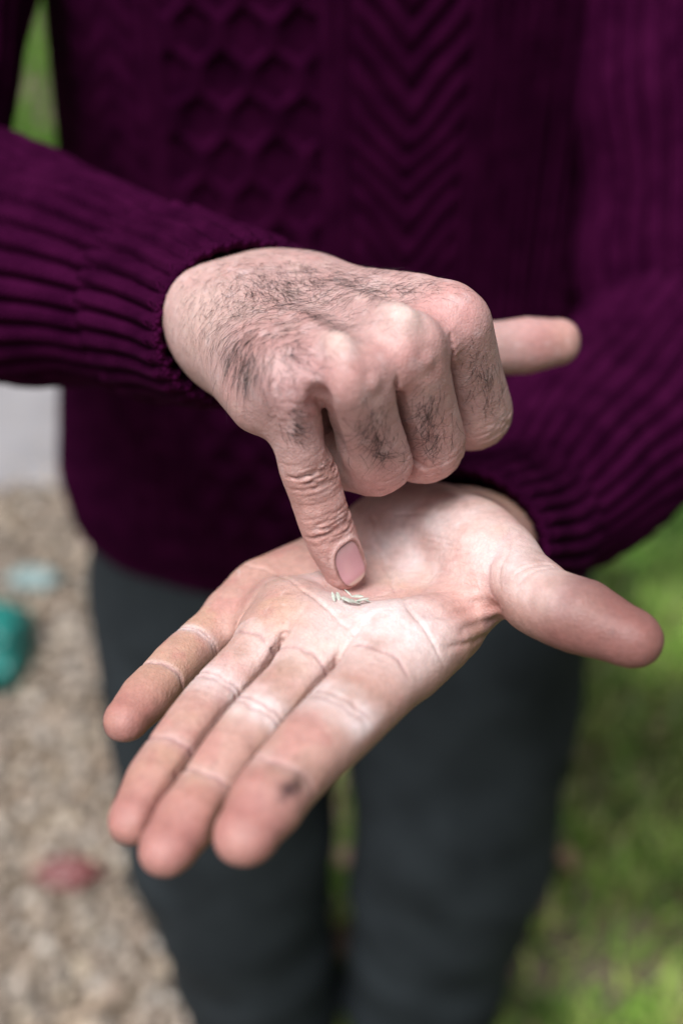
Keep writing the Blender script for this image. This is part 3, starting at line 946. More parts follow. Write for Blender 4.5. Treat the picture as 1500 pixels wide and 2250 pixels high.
def head_shape():
    b = Body()
    X, Y, Z = np.eye(3)
    f = unit(np.array([0, -.78, -.62])); u = unit(np.array([0, -.62, .78]))   # the face looks down at the hands
    c = np.array([0, 640., 1630.])
    skull = [Lobe(c - f * 12 + u * 22, (X * 76, f * 94, u * 82)), Lobe(c + f * 30 - u * 42, (X * 58, f * 60, u * 72)), Lobe(c + f * 55 - u * 88, (X * 30, f * 28, u * 24))]
    b.group(skull, 40, 0)
    b.group([Sweep([np.array([0, 715., 1400.]), np.array([0, 690., 1500.]), c - f * 20 - u * 20], [(0, 66, 62, 62), (1, 58, 58, 58), (2, 58, 58, 58)], X)], 0, 30)
    b.group([Sweep([c + f * 78 + u * 8, c + f * 104 - u * 34], [(0, 9, 9, 9), (1, 15, 12, 12)], X)], 0, 12)
    b.group([Sweep([c + f * 84 - u * 62 - X * 20, c + f * 93 - u * 60, c + f * 84 - u * 62 + X * 20], [(0, 4, 4, 4), (1, 7, 7, 7), (2, 4, 4, 4)], u)], 0, 6)
    b.group([Lobe(c + X * s_ * 76 - f * 14 - u * 8, (X * 9, f * 20, u * 31)) for s_ in (-1, 1)], 0, 8)
    b.group([Lobe(c + X * s_ * 32 + f * 74 + u * 2, (X * 13, f * 12, u * 11)) for s_ in (-1, 1)], 0, 4)
    for s_ in (-1, 1):
        b.bump(c + X * s_ * 32 + f * 88 + u * 2, 16, -8); b.bump(c + X * s_ * 30 + f * 86 + u * 24, 14, 4)
    return b, c, f, u
HB, HC, HFW, HUP = head_shape()
_lo, _hi = HB.bbox(12.0)
HEADV, HEADQ = surface_net(HB, _lo, _hi, 4.5)
HEADV = relax(HEADV, HEADQ, 2)

def build_body():
    mid = np.array([0., 690., 1330.])
    LF2, ll, lax = cut_loop(LV, LQ, LI)
    RF2, rl, rax = cut_loop(RV, RQ, RI)
    lp = path_of([LV[ll].mean(0), L_ELB, L_SH, mid + [1, 0, 0]], 26)
    rp = path_of([RV[rl].mean(0), R_ELB, R_SH, mid - [1, 0, 0]], 26)
    rad = np.interp(np.linspace(0, 1, 26), [0, .35, .75, 1], [34, 38, 42, 60])
    lv, lf, le = arm_rings(LV, ll, lp, rad, np.array([0, 0, 1.0]))
    rv, rf, re_ = arm_rings(RV, rl, rp, rad, np.array([0, 0, 1.0]))
    VL = np.concatenate([LV, lv]); VR = np.concatenate([RV, rv])
    o = len(VL)
    A = VL[le]; Bv = VR[re_]
    aa = np.arctan2(A[:, 2] - mid[2], A[:, 1] - mid[1]); ab = np.arctan2(Bv[:, 2] - mid[2], Bv[:, 1] - mid[1])
    ia, ib = np.argsort(aa), np.argsort(ab)
    tri = []
    i = j = 0
    na, nb = len(ia), len(ib)
    while i < na or j < nb:
        ta = aa[ia[i]] if i < na else 9; tb = ab[ib[j]] if j < nb else 9
        if ta <= tb:
            tri.append((le[ia[i % na]], le[ia[(i + 1) % na]], o + re_[ib[j % nb]])); i += 1
        else:
            tri.append((o + re_[ib[j % nb]], le[ia[i % na]], o + re_[ib[(j + 1) % nb]])); j += 1
    V = np.concatenate([VL, VR, HEADV])
    colr = np.concatenate([LC, np.tile([.5, .33, .27], (len(lv), 1)), RC, np.tile([.5, .33, .27], (len(rv), 1)), np.tile([.45, .29, .23], (len(HEADV), 1))])
    quads = np.concatenate([LF2, lf, RF2 + o, rf + o, HEADQ + o + len(VR)])
    used = np.zeros(len(V), bool); used[quads.ravel()] = True; used[np.array(tri).ravel()] = True
    re_i = np.cumsum(used) - 1
    return mesh_np('body', V[used] / 1000 - POFF, [re_i[quads], re_i[np.array(tri)]], M_SKIN, person, attrs={'col': colr[used]})
body = build_body()
tag(body, 'bare hands: left palm up and floury, hairy right fist pointing its little finger')

hair = mesh_np('hair', HV / 1000 - POFF, HF, M_HAIR, body)
tag(hair, 'dark hairs on the back and fingers of the right hand', kind='stuff')

_n = vnormals(HEADV, HEADQ)
_q = HEADV - HC
_cap = (_q @ HUP + .55 * -(_q @ HFW)) > 28 + 10 * np.sin(_q[:, 0] / 17)
_keep = _cap[HEADQ].all(1)
_idx = np.cumsum(_cap) - 1
_t = (7 + 9 * fbm(HEADV, 16, 3))
cap = mesh_np('head_hair', (HEADV + _n * _t[:, None])[_cap] / 1000 - POFF, _idx[HEADQ[_keep]], M_HAIR, body)
tag(cap, 'short dark hair on the head')

def build_nail():
    s = RF['p']; nu, nvv = 25, 25
    U, Vv = np.meshgrid(np.linspace(-1, 1, nu), np.linspace(-1, 1, nvv), indexing='ij')
    # square -> squircle
    k = np.maximum(np.abs(U), np.abs(Vv)) / np.maximum((np.abs(U) ** 3 + np.abs(Vv) ** 3) ** (1 / 3), 1e-6)
    x, y = U * k, Vv * k
    s0, s1 = NS0, NS1
    arc = (s0 + s1) / 2 + y * (s1 - s0) / 2 * .98
    qb = x * NW * .985
    A = arc.ravel(); Bq = qb.ravel()
    u = np.interp(A, s.arc, s.U)
    f = lambda Ar: np.stack([np.interp(A, s.arc, Ar[:, i]) for i in range(3)], -1)
    c, N_, B_, T_ = f(s.P), unit(f(s.N)), unit(f(s.B)), unit(f(s.T))
    w = np.interp(u, s.uu, s.k[0]); b_ = np.interp(u, s.uu, s.k[2])
    over = np.maximum(A - s.arc[-1], 0)
    sh = np.sqrt(np.maximum(1 - (over / s.tip) ** 2, .05))
    hgt = b_ * np.maximum(1 - np.abs(Bq / w) ** s.e, .05) ** (1 / s.e)
    hgt = hgt * (.35 + .65 * sh) - .45 + .35 * np.clip(y.ravel(), 0, 1)
    P = c + T_ * over[:, None] + B_ * Bq[:, None] - N_ * hgt[:, None]
    yy = y.ravel(); xx = x.ravel()
    cc = np.tile([.52, .28, .31], (len(P), 1))
    mix(cc, (.58, .40, .40), np.exp(-((yy + 1.0) / .38) ** 2) * .8)
    mix(cc, (.66, .55, .47), sstep(.80, .93, yy + .10 * (1 - xx ** 2)) * .85)
    mix(cc, (.60, .36, .37), np.exp(-(((xx - .35) / .4) ** 2 + (yy / .5) ** 2)) * .6)
    idx = np.arange(nu * nvv).reshape(nu, nvv)
    F = np.stack([idx[:-1, :-1], idx[1:, :-1], idx[1:, 1:], idx[:-1, 1:]], -1).reshape(-1, 4)
    nn = -N_
    V = np.concatenate([P, P - nn * .5])
    o = len(P)
    rim = np.concatenate([idx[:, 0], idx[-1, 1:], idx[-2::-1, -1], idx[0, -2:0:-1]])
    side = np.stack([rim, rim + o, np.roll(rim, -1) + o, np.roll(rim, -1)], 1)
    if np.dot(np.cross(P[F[0, 1]] - P[F[0, 0]], P[F[0, 3]] - P[F[0, 0]]), nn[0]) < 0:
        F = F[:, ::-1]
    return mesh_np('fingernail', V / 1000 - POFF, np.concatenate([F, F[:, ::-1] + o, side]), M_NAIL, body, attrs={'col': np.concatenate([cc, cc])})
nail = build_nail()
tag(nail, 'pinkish short nail of the pointing little finger')
print('body', time.time() - T0)
# ------------------------------------------------------------------ knitted sweater
def knit_mat(name, c0, c1):
    m, ns, ln, b = mat(name)
    uv = nd(ns, 'UVMap', uv_map='uv')
    sp = nd(ns, 'SeparateXYZ'); ln.new(uv.outputs[0], sp.inputs[0])
    # V-shaped stitches: u in wales (one per unit), v in courses
    fr = nd(ns, 'Math', operation='FRACT'); ln.new(sp.outputs['X'], fr.inputs[0])
    c5 = nd(ns, 'Math', operation='SUBTRACT'); ln.new(fr.outputs[0], c5.inputs[0]); c5.inputs[1].default_value = .5
    ab = nd(ns, 'Math', operation='ABSOLUTE'); ln.new(c5.outputs[0], ab.inputs[0])
    sl = nd(ns, 'Math', operation='MULTIPLY_ADD'); ln.new(ab.outputs[0], sl.inputs[0]); sl.inputs[1].default_value = 1.5; ln.new(sp.outputs['Y'], sl.inputs[2])
    si = nd(ns, 'Math', operation='MULTIPLY'); ln.new(sl.outputs[0], si.inputs[0]); si.inputs[1].default_value = 6.2832
    sn = nd(ns, 'Math', operation='SINE'); ln.new(si.outputs[0], sn.inputs[0])
    cw = nd(ns, 'Math', operation='MULTIPLY'); ln.new(ab.outputs[0], cw.inputs[0]); cw.inputs[1].default_value = -1.6
    hh = nd(ns, 'Math', operation='MULTIPLY_ADD'); ln.new(sn.outputs[0], hh.inputs[0]); hh.inputs[1].default_value = .5; ln.new(cw.outputs[0], hh.inputs[2])
    tc = nd(ns, 'TexCoord')
    n1 = nd(ns, 'TexNoise', Scale=900.0, Detail=4.0); ln.new(tc.outputs['Object'], n1.inputs['Vector'])
    h2 = nd(ns, 'Math', operation='MULTIPLY_ADD'); ln.new(n1.outputs[0], h2.inputs[0]); h2.inputs[1].default_value = .7; ln.new(hh.outputs[0], h2.inputs[2])
    bu = nd(ns, 'Bump'); bu.inputs['Strength'].default_value = .75; bu.inputs['Distance'].default_value = .0011
    ln.new(h2.outputs[0], bu.inputs['Height']); ln.new(bu.outputs[0], b.inputs['Normal'])
    n2 = nd(ns, 'TexNoise', Scale=60.0, Detail=5.0); ln.new(tc.outputs['Object'], n2.inputs['Vector'])
    rp = nd(ns, 'ValToRGB'); rp.color_ramp.elements[0].position = .3; rp.color_ramp.elements[1].position = .7
    rp.color_ramp.elements[0].color = (*c0, 1); rp.color_ramp.elements[1].color = (*c1, 1)
    ln.new(n2.outputs[0], rp.inputs[0]); ln.new(rp.outputs[0], b.inputs['Base Color'])
    b.inputs['Roughness'].default_value = .95
    b.inputs['Specular IOR Level'].default_value = .02
    return m
M_KNIT = knit_mat('purple_wool', (.0195, .0009, .0128), (.042, .0029, .0265))

def grid_faces(nu, nv, wrap_u=False):
    idx = np.arange(nu * nv).reshape(nu, nv)
    a = idx if not wrap_u else np.concatenate([idx, idx[:1]])
    return np.stack([a[:-1, :-1], a[1:, :-1], a[1:, 1:], a[:-1, 1:]], -1).reshape(-1, 4)

def rib(ph):
    """a knitted rib: broad round top, narrow gutter; ph in ribs"""
    t = ph - np.floor(ph)
    return np.sin(np.pi * t) ** .5

def tube(path, rad, nth, e_ref, ribs, amp, name, parent, phase=0.0, course=3.2, folds=0.0, seed=0, turn=None, flat=1.0):
    """a knitted tube along a path (mm): rad(s) radius, ribs run lengthwise. turn=(inner radius loss at both ends)"""
    P = np.array(path); d = np.concatenate([[0], np.cumsum(np.linalg.norm(np.diff(P, axis=0), axis=1))])
    T = unit(np.gradient(P, axis=0)); e = np.asarray(e_ref, float)
    th = np.linspace(0, 2 * np.pi, nth + 1)
    V, UV = [], []
    ru = [np.asarray(r) for r in rad]
    for i in range(len(P)):
        e = unit(e - T[i] * (e @ T[i])); f = np.cross(T[i], e)
        R = np.full(nth + 1, ru[i])
        h = rib(th / (2 * np.pi) * ribs + phase + .10 * np.sin(d[i] / 17.0 + seed)) if ribs else 0
        R = R + amp * (h - .6)
        if folds:
            fade = sstep(0, 60, d[i])
            R = R + fade * folds * (np.sin(d[i] / 13.0 + 1.3 * np.sin(th + seed) + seed) * .5 + np.sin(d[i] / 23.0 + 2 * th + seed * 2) * .8)
        V.append(P[i] + (e * np.cos(th)[:, None] + f * np.sin(th)[:, None] * flat) * R[:, None])
        UV.append(np.stack([th / (2 * np.pi) * (ribs * 2 if ribs else 90), np.full(nth + 1, d[i] / course)], 1))
    V = np.array(V); UV = np.array(UV)
    n = len(P)
    F = grid_faces(n, nth + 1)
    return V.reshape(-1, 3), F[:, ::-1], UV.reshape(-1, 2)

def resample(pts, step, smooth=4):
    P = np.array(pts, float)
    d = np.concatenate([[0], np.cumsum(np.linalg.norm(np.diff(P, axis=0), axis=1))])
    n = max(8, int(d[-1] / 12)); t = np.linspace(0, d[-1], n)
    Q = np.stack([np.interp(t, d, P[:, j]) for j in range(3)], 1)
    for _ in range(smooth):
        Q[1:-1] = (Q[:-2] + 2 * Q[1:-1] + Q[2:]) / 4
    d = np.concatenate([[0], np.cumsum(np.linalg.norm(np.diff(Q, axis=0), axis=1))])
    t = np.arange(0, d[-1], step)
    return np.stack([np.interp(t, d, Q[:, j]) for j in range(3)], 1), t

# torso: width, depth and centre by height; the front carries the cable panels
HZ = [840, 880, 980, 1080, 1180, 1280, 1360, 1420, 1455, 1475]
HW = [226, 230, 216, 200, 188, 183, 180, 168, 110, 72]
HD = [112, 116, 118, 116, 115, 118, 116, 96, 80, 66]
HY = [708, 706, 704, 702, 702, 704, 710, 716, 720, 722]
def cable(a, v):
    """relief (mm) of the knit panels: a = mm across from the middle of the chest, v = mm of height"""
    q_ = np.stack([a, v, 0 * a], -1).reshape(-1, 3)
    a = a + (noise(q_, 30, 2) - .5) * 5; v = v + (noise(q_, 40, 3) - .5) * 8
    h = np.zeros_like(a)
    def cord(c, w, hh):
        return hh * np.clip(1 - ((a - c) / w) ** 2, 0, 1) ** .6
    # honeycomb
    ac, half = -58.0, 44.0
    inn = sstep(half + 3, half - 1, np.abs(a - ac))
    w, P = 14.5, 46.0
    hc = np.zeros_like(a)
    for i in range(-4, 5):
        xi = ac + i * w + (1 if i % 2 else -1) * w * .44 * np.clip(1.5 * np.sin(2 * np.pi * v / P), -1, 1)
        hc = np.maximum(hc, np.clip(1 - ((a - xi) / 5.0) ** 2, 0, 1) ** .5)
    h += inn * (hc * 4.6 - 1.2)
    # cords either side
    for c in (-108, -101, -6, 1, 74, 81, 128, 135):
        h = np.maximum(h, cord(c, 3.4, 3.2))
    # chevron panel
    ac = 38.0
    inn = sstep(32, 29, np.abs(a - ac))
    ch = (v - np.abs(a - ac) * 1.15) / 17.0
    h += inn * (np.sin(np.pi * (ch - np.floor(ch))) ** .7 * 4.4 - .6)
    # ladder ribs
    for c in (90, 98, 106, 114, 120):
        h = np.maximum(h, cord(c, 3.4, 2.4 + .7 * np.sin(v * 1.4)))
    # twisted ropes
    for c, s in ((-122, 1), (-138, -1), (-154, 1), (146, 1), (160, -1)):
        tw = (v * .055 + s * (a - c) * .07)
        h = np.maximum(h, cord(c, 7.5, 3.4) * (.45 + .55 * np.abs(np.sin(np.pi * tw))))
    # moss stitch elsewhere
    h += .5 * np.sin(a * 1.2) * np.sin(v * 1.0) * (np.abs(a) > 165)
    return h

def build_sweater():
    nth = 620
    g = np.linspace(-1, 1, nth + 1)
    th = np.pi * (.62 * g + .38 * g ** 3)                # denser over the front (th = 0 faces -Y)
    zs = np.concatenate([np.arange(838, 1420, 1.7), np.arange(1420, 1476, 4.0)])
    V, UV = [], []
    for z in zs:
        w, dp, yc = np.interp(z, HZ, HW), np.interp(z, HZ, HD), np.interp(z, HZ, HY)
        x = w * np.sign(np.sin(th)) * np.abs(np.sin(th)) ** .9; y = -dp * np.sign(np.cos(th)) * np.abs(np.cos(th)) ** .8
        zz = z + 48 * (1 - np.abs(np.cos(th)) ** .7) * sstep(1150, 880, z)
        p = np.stack([x, y + yc, zz], 1)
        n_ = unit(np.stack([np.sin(th) / w, -np.cos(th) / dp, np.zeros_like(th)], 1))
        a = x
        front = sstep(-.05, .25, np.cos(th))
        hem = sstep(896, 906, z)
        rb = (rib(th * 24) - .6) * 2.4
        h = cable(a, np.full_like(a, z)) * front * hem + rb * (1 - hem) + (rib(th * 30) - .6) * 1.5 * (1 - front) * hem
        # soft hang folds
        h = h + 6 * np.sin(x / 55 + z / 140.0) * sstep(1250, 1000, z) * .5 + 4 * np.sin(x / 33.0 - z / 60.0 + 1) * .35
        if z < 846:
            h = h - 5 * ((846 - z) / 8) ** 2
        V.append(p + n_ * h[:, None])
        UV.append(np.stack([x / 3.6, np.full_like(x, z / 3.0)], 1))
    # turned-in hem and collar rim
    V.insert(0, V[0] * [.97, 1, 1] + [0, 20 * 0, 6]); UV.insert(0, UV[0])
    ctr = np.array([0, 722, 0])
    for dr, dz in ((.98, 16), (.94, 24), (.86, 26), (.80, 18), (.78, -10)):
        last = V[-1] if dr == .98 else base_
        if dr == .98:
            base_ = V[-1].copy()
        q = base_.copy(); q[:, :2] = (base_[:, :2] - ctr[:2]) * dr + ctr[:2]; q[:, 2] = base_[:, 2] + dz
        V.append(q); UV.append(UV[-1])
    V = np.array(V); UV = np.array(UV)
    F = grid_faces(len(V), nth + 1)
    return mesh_np('sweater', V.reshape(-1, 3) / 1000 - POFF, F[:, ::-1], M_KNIT, person, uv=UV.reshape(-1, 2))
sweater = build_sweater()
tag(sweater, 'dark purple cable-knit wool sweater')

def build_sleeve(wr, fa, elb, sh, r_cuff, r_fore, side, phase, cuff_len, start, bend=None, wide=(0, 0, 1.0), flat=.8):
    """a ribbed sleeve from the wrist up to the shoulder and its folded cuff"""
    Q, t = resample([wr, fa] + ([bend] if bend is not None else []) + [elb, sh, sh * [.62, 1, 1] + [0, 0, 34]], 1.8, 6)
    i0 = int(start / 1.8)
    Q = Q[i0:]; t = t[i0:] - t[i0]
    ic = int(cuff_len / 1.8)
    up = np.array([0, 0, 1.0])
    # cuff: inner lip, mouth roll, body, folded end
    c = Q[:ic + 1]; tc_ = t[:ic + 1]
    rr = np.interp(tc_, [0, cuff_len * .5, cuff_len], [r_cuff - 2.0, r_cuff + .5, r_cuff + 2.5])
    path = [c[5], c[3], c[1], c[0], c[0]] + list(c[1:]) + [c[-1], c[-2]]
    rad = [r_cuff - 8, r_cuff - 7.4, r_cuff - 5.8, r_cuff - 4, r_cuff - 3.0] + list(rr[1:]) + [rr[-1] - 3, rr[-1] - 5]
    V, F, UV = tube_raw(path, rad, c, 420, wide, 29, 4.8, phase, 3.0, flat)
    cuff = mesh_np('cuff', V / 1000 - POFF, F, M_KNIT, sweater, uv=UV)
    s0 = max(ic - 8, 0)
    q = Q[s0:]; tt = t[s0:]
    rad = np.interp(tt, [tt[0], cuff_len + 22, cuff_len + 90, tt[-1] * .6, tt[-1]], [r_cuff - 6, r_cuff + 3, r_fore, r_fore + 4, r_fore + 12])
    V, F, UV = tube(q, rad, 400, wide, 29, 5.6, 'sleeve', sweater, phase=phase + .45, folds=2.6, seed=side * 2.0)
    sl = mesh_np('sleeve', V / 1000 - POFF, F, M_KNIT, sweater, uv=UV)
    return cuff, sl

def tube_raw(path, rad, c, nth, e_ref, ribs, amp, phase, course, flat):
    """like tube, for paths that fold back on themselves: the frame comes from the straight run c"""
    T = unit(c[-1] - c[0]); e = unit(np.asarray(e_ref) - T * (np.asarray(e_ref) @ T)); f = np.cross(T, e)
    th = np.linspace(0, 2 * np.pi, nth + 1)
    V, UV = [], []; s = 0
    fl = np.interp(np.arange(len(path)), [0, 6, len(path) - 1], [flat, flat, .97])
    for i, (p, r) in enumerate(zip(path, rad)):
        if i:
            s += max(np.linalg.norm(np.asarray(p) - path[i - 1]), abs(rad[i] - rad[i - 1]))
        R = r + amp * (rib(th / (2 * np.pi) * ribs + phase + .08 * np.sin(s / 11)) - .6) * (1 if i > 7 else .35)
        R = R + .8 * np.sin(3 * th + 1) + .6 * np.sin(s / 8.0 + 2 * th)
        V.append(np.asarray(p) + (e * np.cos(th)[:, None] + f * np.sin(th)[:, None] * fl[i]) * R[:, None])
        UV.append(np.stack([th / (2 * np.pi) * ribs * 2, np.full(nth + 1, s / course)], 1))
    V = np.array(V); UV = np.array(UV)
    F = grid_faces(len(path), nth + 1)
    return V.reshape(-1, 3), F[:, ::-1], UV.reshape(-1, 2)

rc = build_sleeve(RI['wrist'] + RI['N'] * 3, RI['fa'] + RI['N'] * 4, R_ELB, R_SH + [0, 10, -20], 36, 50, 1, .2, 66, 4, bend=at(60, 590, 448), wide=RI['W'], flat=.80)
lc = build_sleeve(LI['wrist'], LI['fa'], L_ELB, L_SH + [0, 10, -20], 34, 52, 2, .6, 66, 30, bend=at(1310, 965, 525), wide=LI['W'], flat=.82)
tag(rc[0], 'ribbed folded cuff round the right wrist'); tag(lc[0], 'ribbed cuff round the left wrist')
print('sweater', time.time() - T0)

# ------------------------------------------------------------------ trousers and boots
M_TROUSER = plain('dark_cotton', (.025, .031, .036), .85, .1, 14.0, .25, bump=(.3, .004))
def build_trousers():
    V, F, UV = [], [], []; base = 0
    for sx in (-1, 1):
        Z = np.concatenate([np.arange(60, 860, 9.0), [900, 950]])
        th = np.linspace(0, 2 * np.pi, 73)
        cx = np.interp(Z, [60, 400, 780, 860, 950], [106, 123, 114, 105, 100]) * sx
        w = np.interp(Z, [60, 200, 420, 600, 780, 860, 950], [104, 104, 113, 114, 114, 112, 108])
        dp = np.interp(Z, [60, 200, 420, 600, 780, 860, 950], [92, 90, 92, 98, 100, 94, 90])
        cy = np.interp(Z, [60, 420, 860], [716, 690, 704])
        g = []
        for i, z in enumerate(Z):
            r = 1 + .03 * np.sin(z / 21.0 + 2 * np.sin(th + sx)) * sstep(500, 100, z) + .02 * np.sin(z / 47.0 + 2 * th + sx) + .014 * np.sin(z / 33.0 - 3 * th)
            g.append(np.stack([cx[i] + w[i] * np.cos(th) * r, cy[i] + dp[i] * np.sin(th) * r, np.full_like(th, z)], 1))
        g.insert(0, g[0] * [1, 1, 1] + [0, 0, 12]); g[0][:, 0] = (g[0][:, 0] - cx[0]) * .9 + cx[0]; g[0][:, 1] = (g[0][:, 1] - cy[0]) * .9 + cy[0]
        g = np.array(g)
        f = grid_faces(len(g), 73) + base
        V.append(g.reshape(-1, 3)); F.append(f[:, ::-1]); base += len(g) * 73
    return mesh_np('trousers', np.concatenate(V) / 1000 - POFF, np.concatenate(F), M_TROUSER, person)
trousers = build_trousers()
tag(trousers, 'loose dark grey-green trousers')
M_BOOT = plain('dark_leather', (.02, .021, .026), .5, .4, 40.0, .3)
def build_boot(sx):
    n_t, n_s = 33, 26
    th = np.linspace(0, 2 * np.pi, n_t)
    rows = []
    for k in range(n_s):          # from toe to heel
        y = 560 + 250 * k / (n_s - 1)
        u = k / (n_s - 1)
        w = 48 * min(1, (math.sin(math.pi * min(1, u * 1.15 + .06) * .92) + .12) ** .5) if u < .95 else 34
        if k in (0, n_s - 1):
            w = 6
        hgt = np.interp(u, [0, .05, .3, .5, .62, 1], [20, 46, 62, 96, 125, 125])
        c, s = np.cos(th), np.sin(th)
        z = np.where(s > 0, 28 + (hgt - 28) * np.abs(s) ** .8, 28 - 27 * np.abs(s) ** .35)
        rows.append(np.stack([sx * 112 + w * np.sign(c) * np.abs(c) ** .8, np.full(n_t, y), z], 1))
    V = np.array(rows)
    f = grid_faces(n_s, n_t)
    return mesh_np('boot', V.reshape(-1, 3) / 1000 - POFF, f, M_BOOT, person)
build_boot(-1); build_boot(1)
# ------------------------------------------------------------------ ground: soil sheet, gravel, path, grass
def soil_mat():
    m, ns, ln, b = mat('soil')
    tc = nd(ns, 'TexCoord')
    n1 = nd(ns, 'TexNoise', Scale=3.0, Detail=8.0); ln.new(tc.outputs['Object'], n1.inputs['Vector'])
    n2 = nd(ns, 'TexNoise', Scale=45.0, Detail=6.0); ln.new(tc.outputs['Object'], n2.inputs['Vector'])
    mx = nd(ns, 'Math', operation='MULTIPLY_ADD'); ln.new(n2.outputs[0], mx.inputs[0]); mx.inputs[1].default_value = .6; ln.new(n1.outputs[0], mx.inputs[2])
    rp = nd(ns, 'ValToRGB')
    e = rp.color_ramp.elements
    e[0].position = .5; e[0].color = (.05, .036, .024, 1); e[1].position = 1.05; e[1].color = (.17, .13, .095, 1)
    ln.new(mx.outputs[0], rp.inputs[0]); ln.new(rp.outputs[0], b.inputs['Base Color'])
    b.inputs['Roughness'].default_value = .95
    bu = nd(ns, 'Bump'); bu.inputs['Strength'].default_value = .6; bu.inputs['Distance'].default_value = .02
    ln.new(n2.outputs[0], bu.inputs['Height']); ln.new(bu.outputs[0], b.inputs['Normal'])
    return m
M_SOIL = soil_mat()
ax = np.concatenate([-np.geomspace(200, 4, 22), np.linspace(-3.6, 3.6, 90), np.geomspace(4, 200, 22)])
ay = np.concatenate([-np.geomspace(200, 3, 20), np.linspace(-2.6, 6, 110), np.geomspace(6.5, 200, 20)])
GX, GY = np.meshgrid(ax, ay, indexing='ij')
GP = np.stack([GX, GY, np.zeros_like(GX)], -1).reshape(-1, 3)
def ground_z(P):
    return (fbm(P * 1000 * [1, 1, 0], 420, 5) - .5) * .025
GP[:, 2] = ground_z(GP) - .015
ground = mesh_np('ground', GP, grid_faces(len(ax), len(ay)), M_SOIL)
tag(ground, 'bare brown soil under gravel and grass', kind='structure')

# pale paved path running across behind, on the person's right
M_PATH = plain('concrete', (.25, .24, .25), .9, .3, 6.0, .12, bump=(.3, .004))
def slab(name, x0, x1, y0, y1, z0, z1, material, parent=None, bev=.012):
    X = [x0, x0 + bev, x1 - bev, x1]; Y = [y0, y0 + bev, y1 - bev, y1]
    V = [(x, y, z1 if 0 < i < 3 and 0 < j < 3 else z1 - bev) for i, x in enumerate(X) for j, y in enumerate(Y)]
    n0 = len(V)
    V += [(x0, y0, z0), (x1, y0, z0), (x1, y1, z0), (x0, y1, z0)]
    F = [tuple(f) for f in grid_faces(4, 4)]
    me = bpy.data.meshes.new(name)
    rim = [[0, 4, 8, 12], [12, 13, 14, 15], [15, 11, 7, 3], [3, 2, 1, 0]]
    low = [(n0, n0 + 1), (n0 + 1, n0 + 2), (n0 + 2, n0 + 3), (n0 + 3, n0)]
    F += [tuple([l[0], l[1]] + r[::-1]) for r, l in zip(rim, low)]
    me.from_pydata(V, [], F); me.materials.append(material); me.update()
    o = bpy.data.objects.new(name, me); col.objects.link(o)
    if parent:
        o.parent = parent
    return o
path = slab('path', -60, .25, 2.02, 3.95, -.08, .02, M_PATH)
tag(path, kind='structure')

M_GRAVEL = None
def gravel_mat():
    m, ns, ln, b = mat('gravel')
    oi = nd(ns, 'VertexColor', layer_name='col')
    tc = nd(ns, 'TexCoord')
    n1 = nd(ns, 'TexNoise', Scale=150.0, Detail=4.0); ln.new(tc.outputs['Object'], n1.inputs['Vector'])
    r1 = nd(ns, 'MapRange'); r1.inputs['To Min'].default_value = .75; r1.inputs['To Max'].default_value = 1.2
    ln.new(n1.outputs[0], r1.inputs[0])
    mx = nd(ns, 'Mix', data_type='RGBA', blend_type='MULTIPLY'); mx.inputs['Factor'].default_value = 1
    ln.new(oi.outputs[0], mx.inputs['A']); ln.new(r1.outputs[0], mx.inputs['B']); ln.new(mx.outputs['Result'], b.inputs['Base Color'])
    b.inputs['Roughness'].default_value = .85
    return m
M_GRAVEL = gravel_mat()
ICO_V = np.array([(0, -1, 1.618), (0, 1, 1.618), (0, -1, -1.618), (0, 1, -1.618), (-1, 1.618, 0), (1, 1.618, 0), (-1, -1.618, 0), (1, -1.618, 0), (1.618, 0, -1), (1.618, 0, 1), (-1.618, 0, -1), (-1.618, 0, 1)]) / 1.9
ICO_F = np.array([(0, 9, 1), (0, 1, 11), (0, 11, 6), (0, 6, 7), (0, 7, 9), (1, 9, 5), (1, 5, 4), (1, 4, 11), (11, 4, 10), (11, 10, 6), (6, 10, 2), (6, 2, 7), (7, 2, 8), (7, 8, 9), (9, 8, 5), (3, 5, 8), (3, 4, 5), (3, 10, 4), (3, 2, 10), (3, 8, 2)])
def edge_x(y):                       # border between the gravel and the grass
    return -.13 + .06 * np.sin(y * 3.1) + .05 * np.sin(y * 7.7 + 1)
def scatter_stones(n, x0, x1, y0, y1, smin_, smax, palette, keep):
    x, y = rng.uniform(x0, x1, n), rng.uniform(y0, y1, n)
    k = keep(x, y); x, y = x[k], y[k]; n = len(x)
    s = smin_ * (smax / smin_) ** (rng.random(n) ** 1.8)
    R = np.array([Matrix.Rotation(a, 3, 'Z') @ Matrix.Rotation(b, 3, 'X') for a, b in zip(rng.uniform(0, 6.28, n), rng.normal(0, .3, n))])
    V = ICO_V[None] * (s[:, None] * np.stack([np.ones(n), rng.uniform(.6, 1, n), rng.uniform(.35, .7, n)], 1))[:, None, :]
    V = V * (1 + rng.normal(0, .10, (n, 12, 1)))
    V = np.einsum('nij,nkj->nki', R, V)
    z = ground_z(np.stack([x, y, 0 * x], 1)) - .015 + s * .25 + rng.random(n) * .012
    V += np.stack([x, y, z], 1)[:, None]
    F = (ICO_F[None] + 12 * np.arange(n)[:, None, None]).reshape(-1, 3)
    c = np.array(palette)[rng.integers(0, len(palette), n)] * rng.uniform(.7, 1.25, (n, 1))
    return V.reshape(-1, 3), F, np.repeat(c, 12, 0)
pal = [(.30, .25, .20), (.36, .30, .25), (.30, .23, .18), (.24, .19, .15), (.45, .40, .35), (.34, .26, .19), (.20, .17, .14), (.40, .33, .25)]
V, F, Cc = scatter_stones(26000, -1.7, .5, -.1, 2.03, .006, .019, pal, lambda x, y: (x < edge_x(y) + rng.normal(0, .05, len(x))))
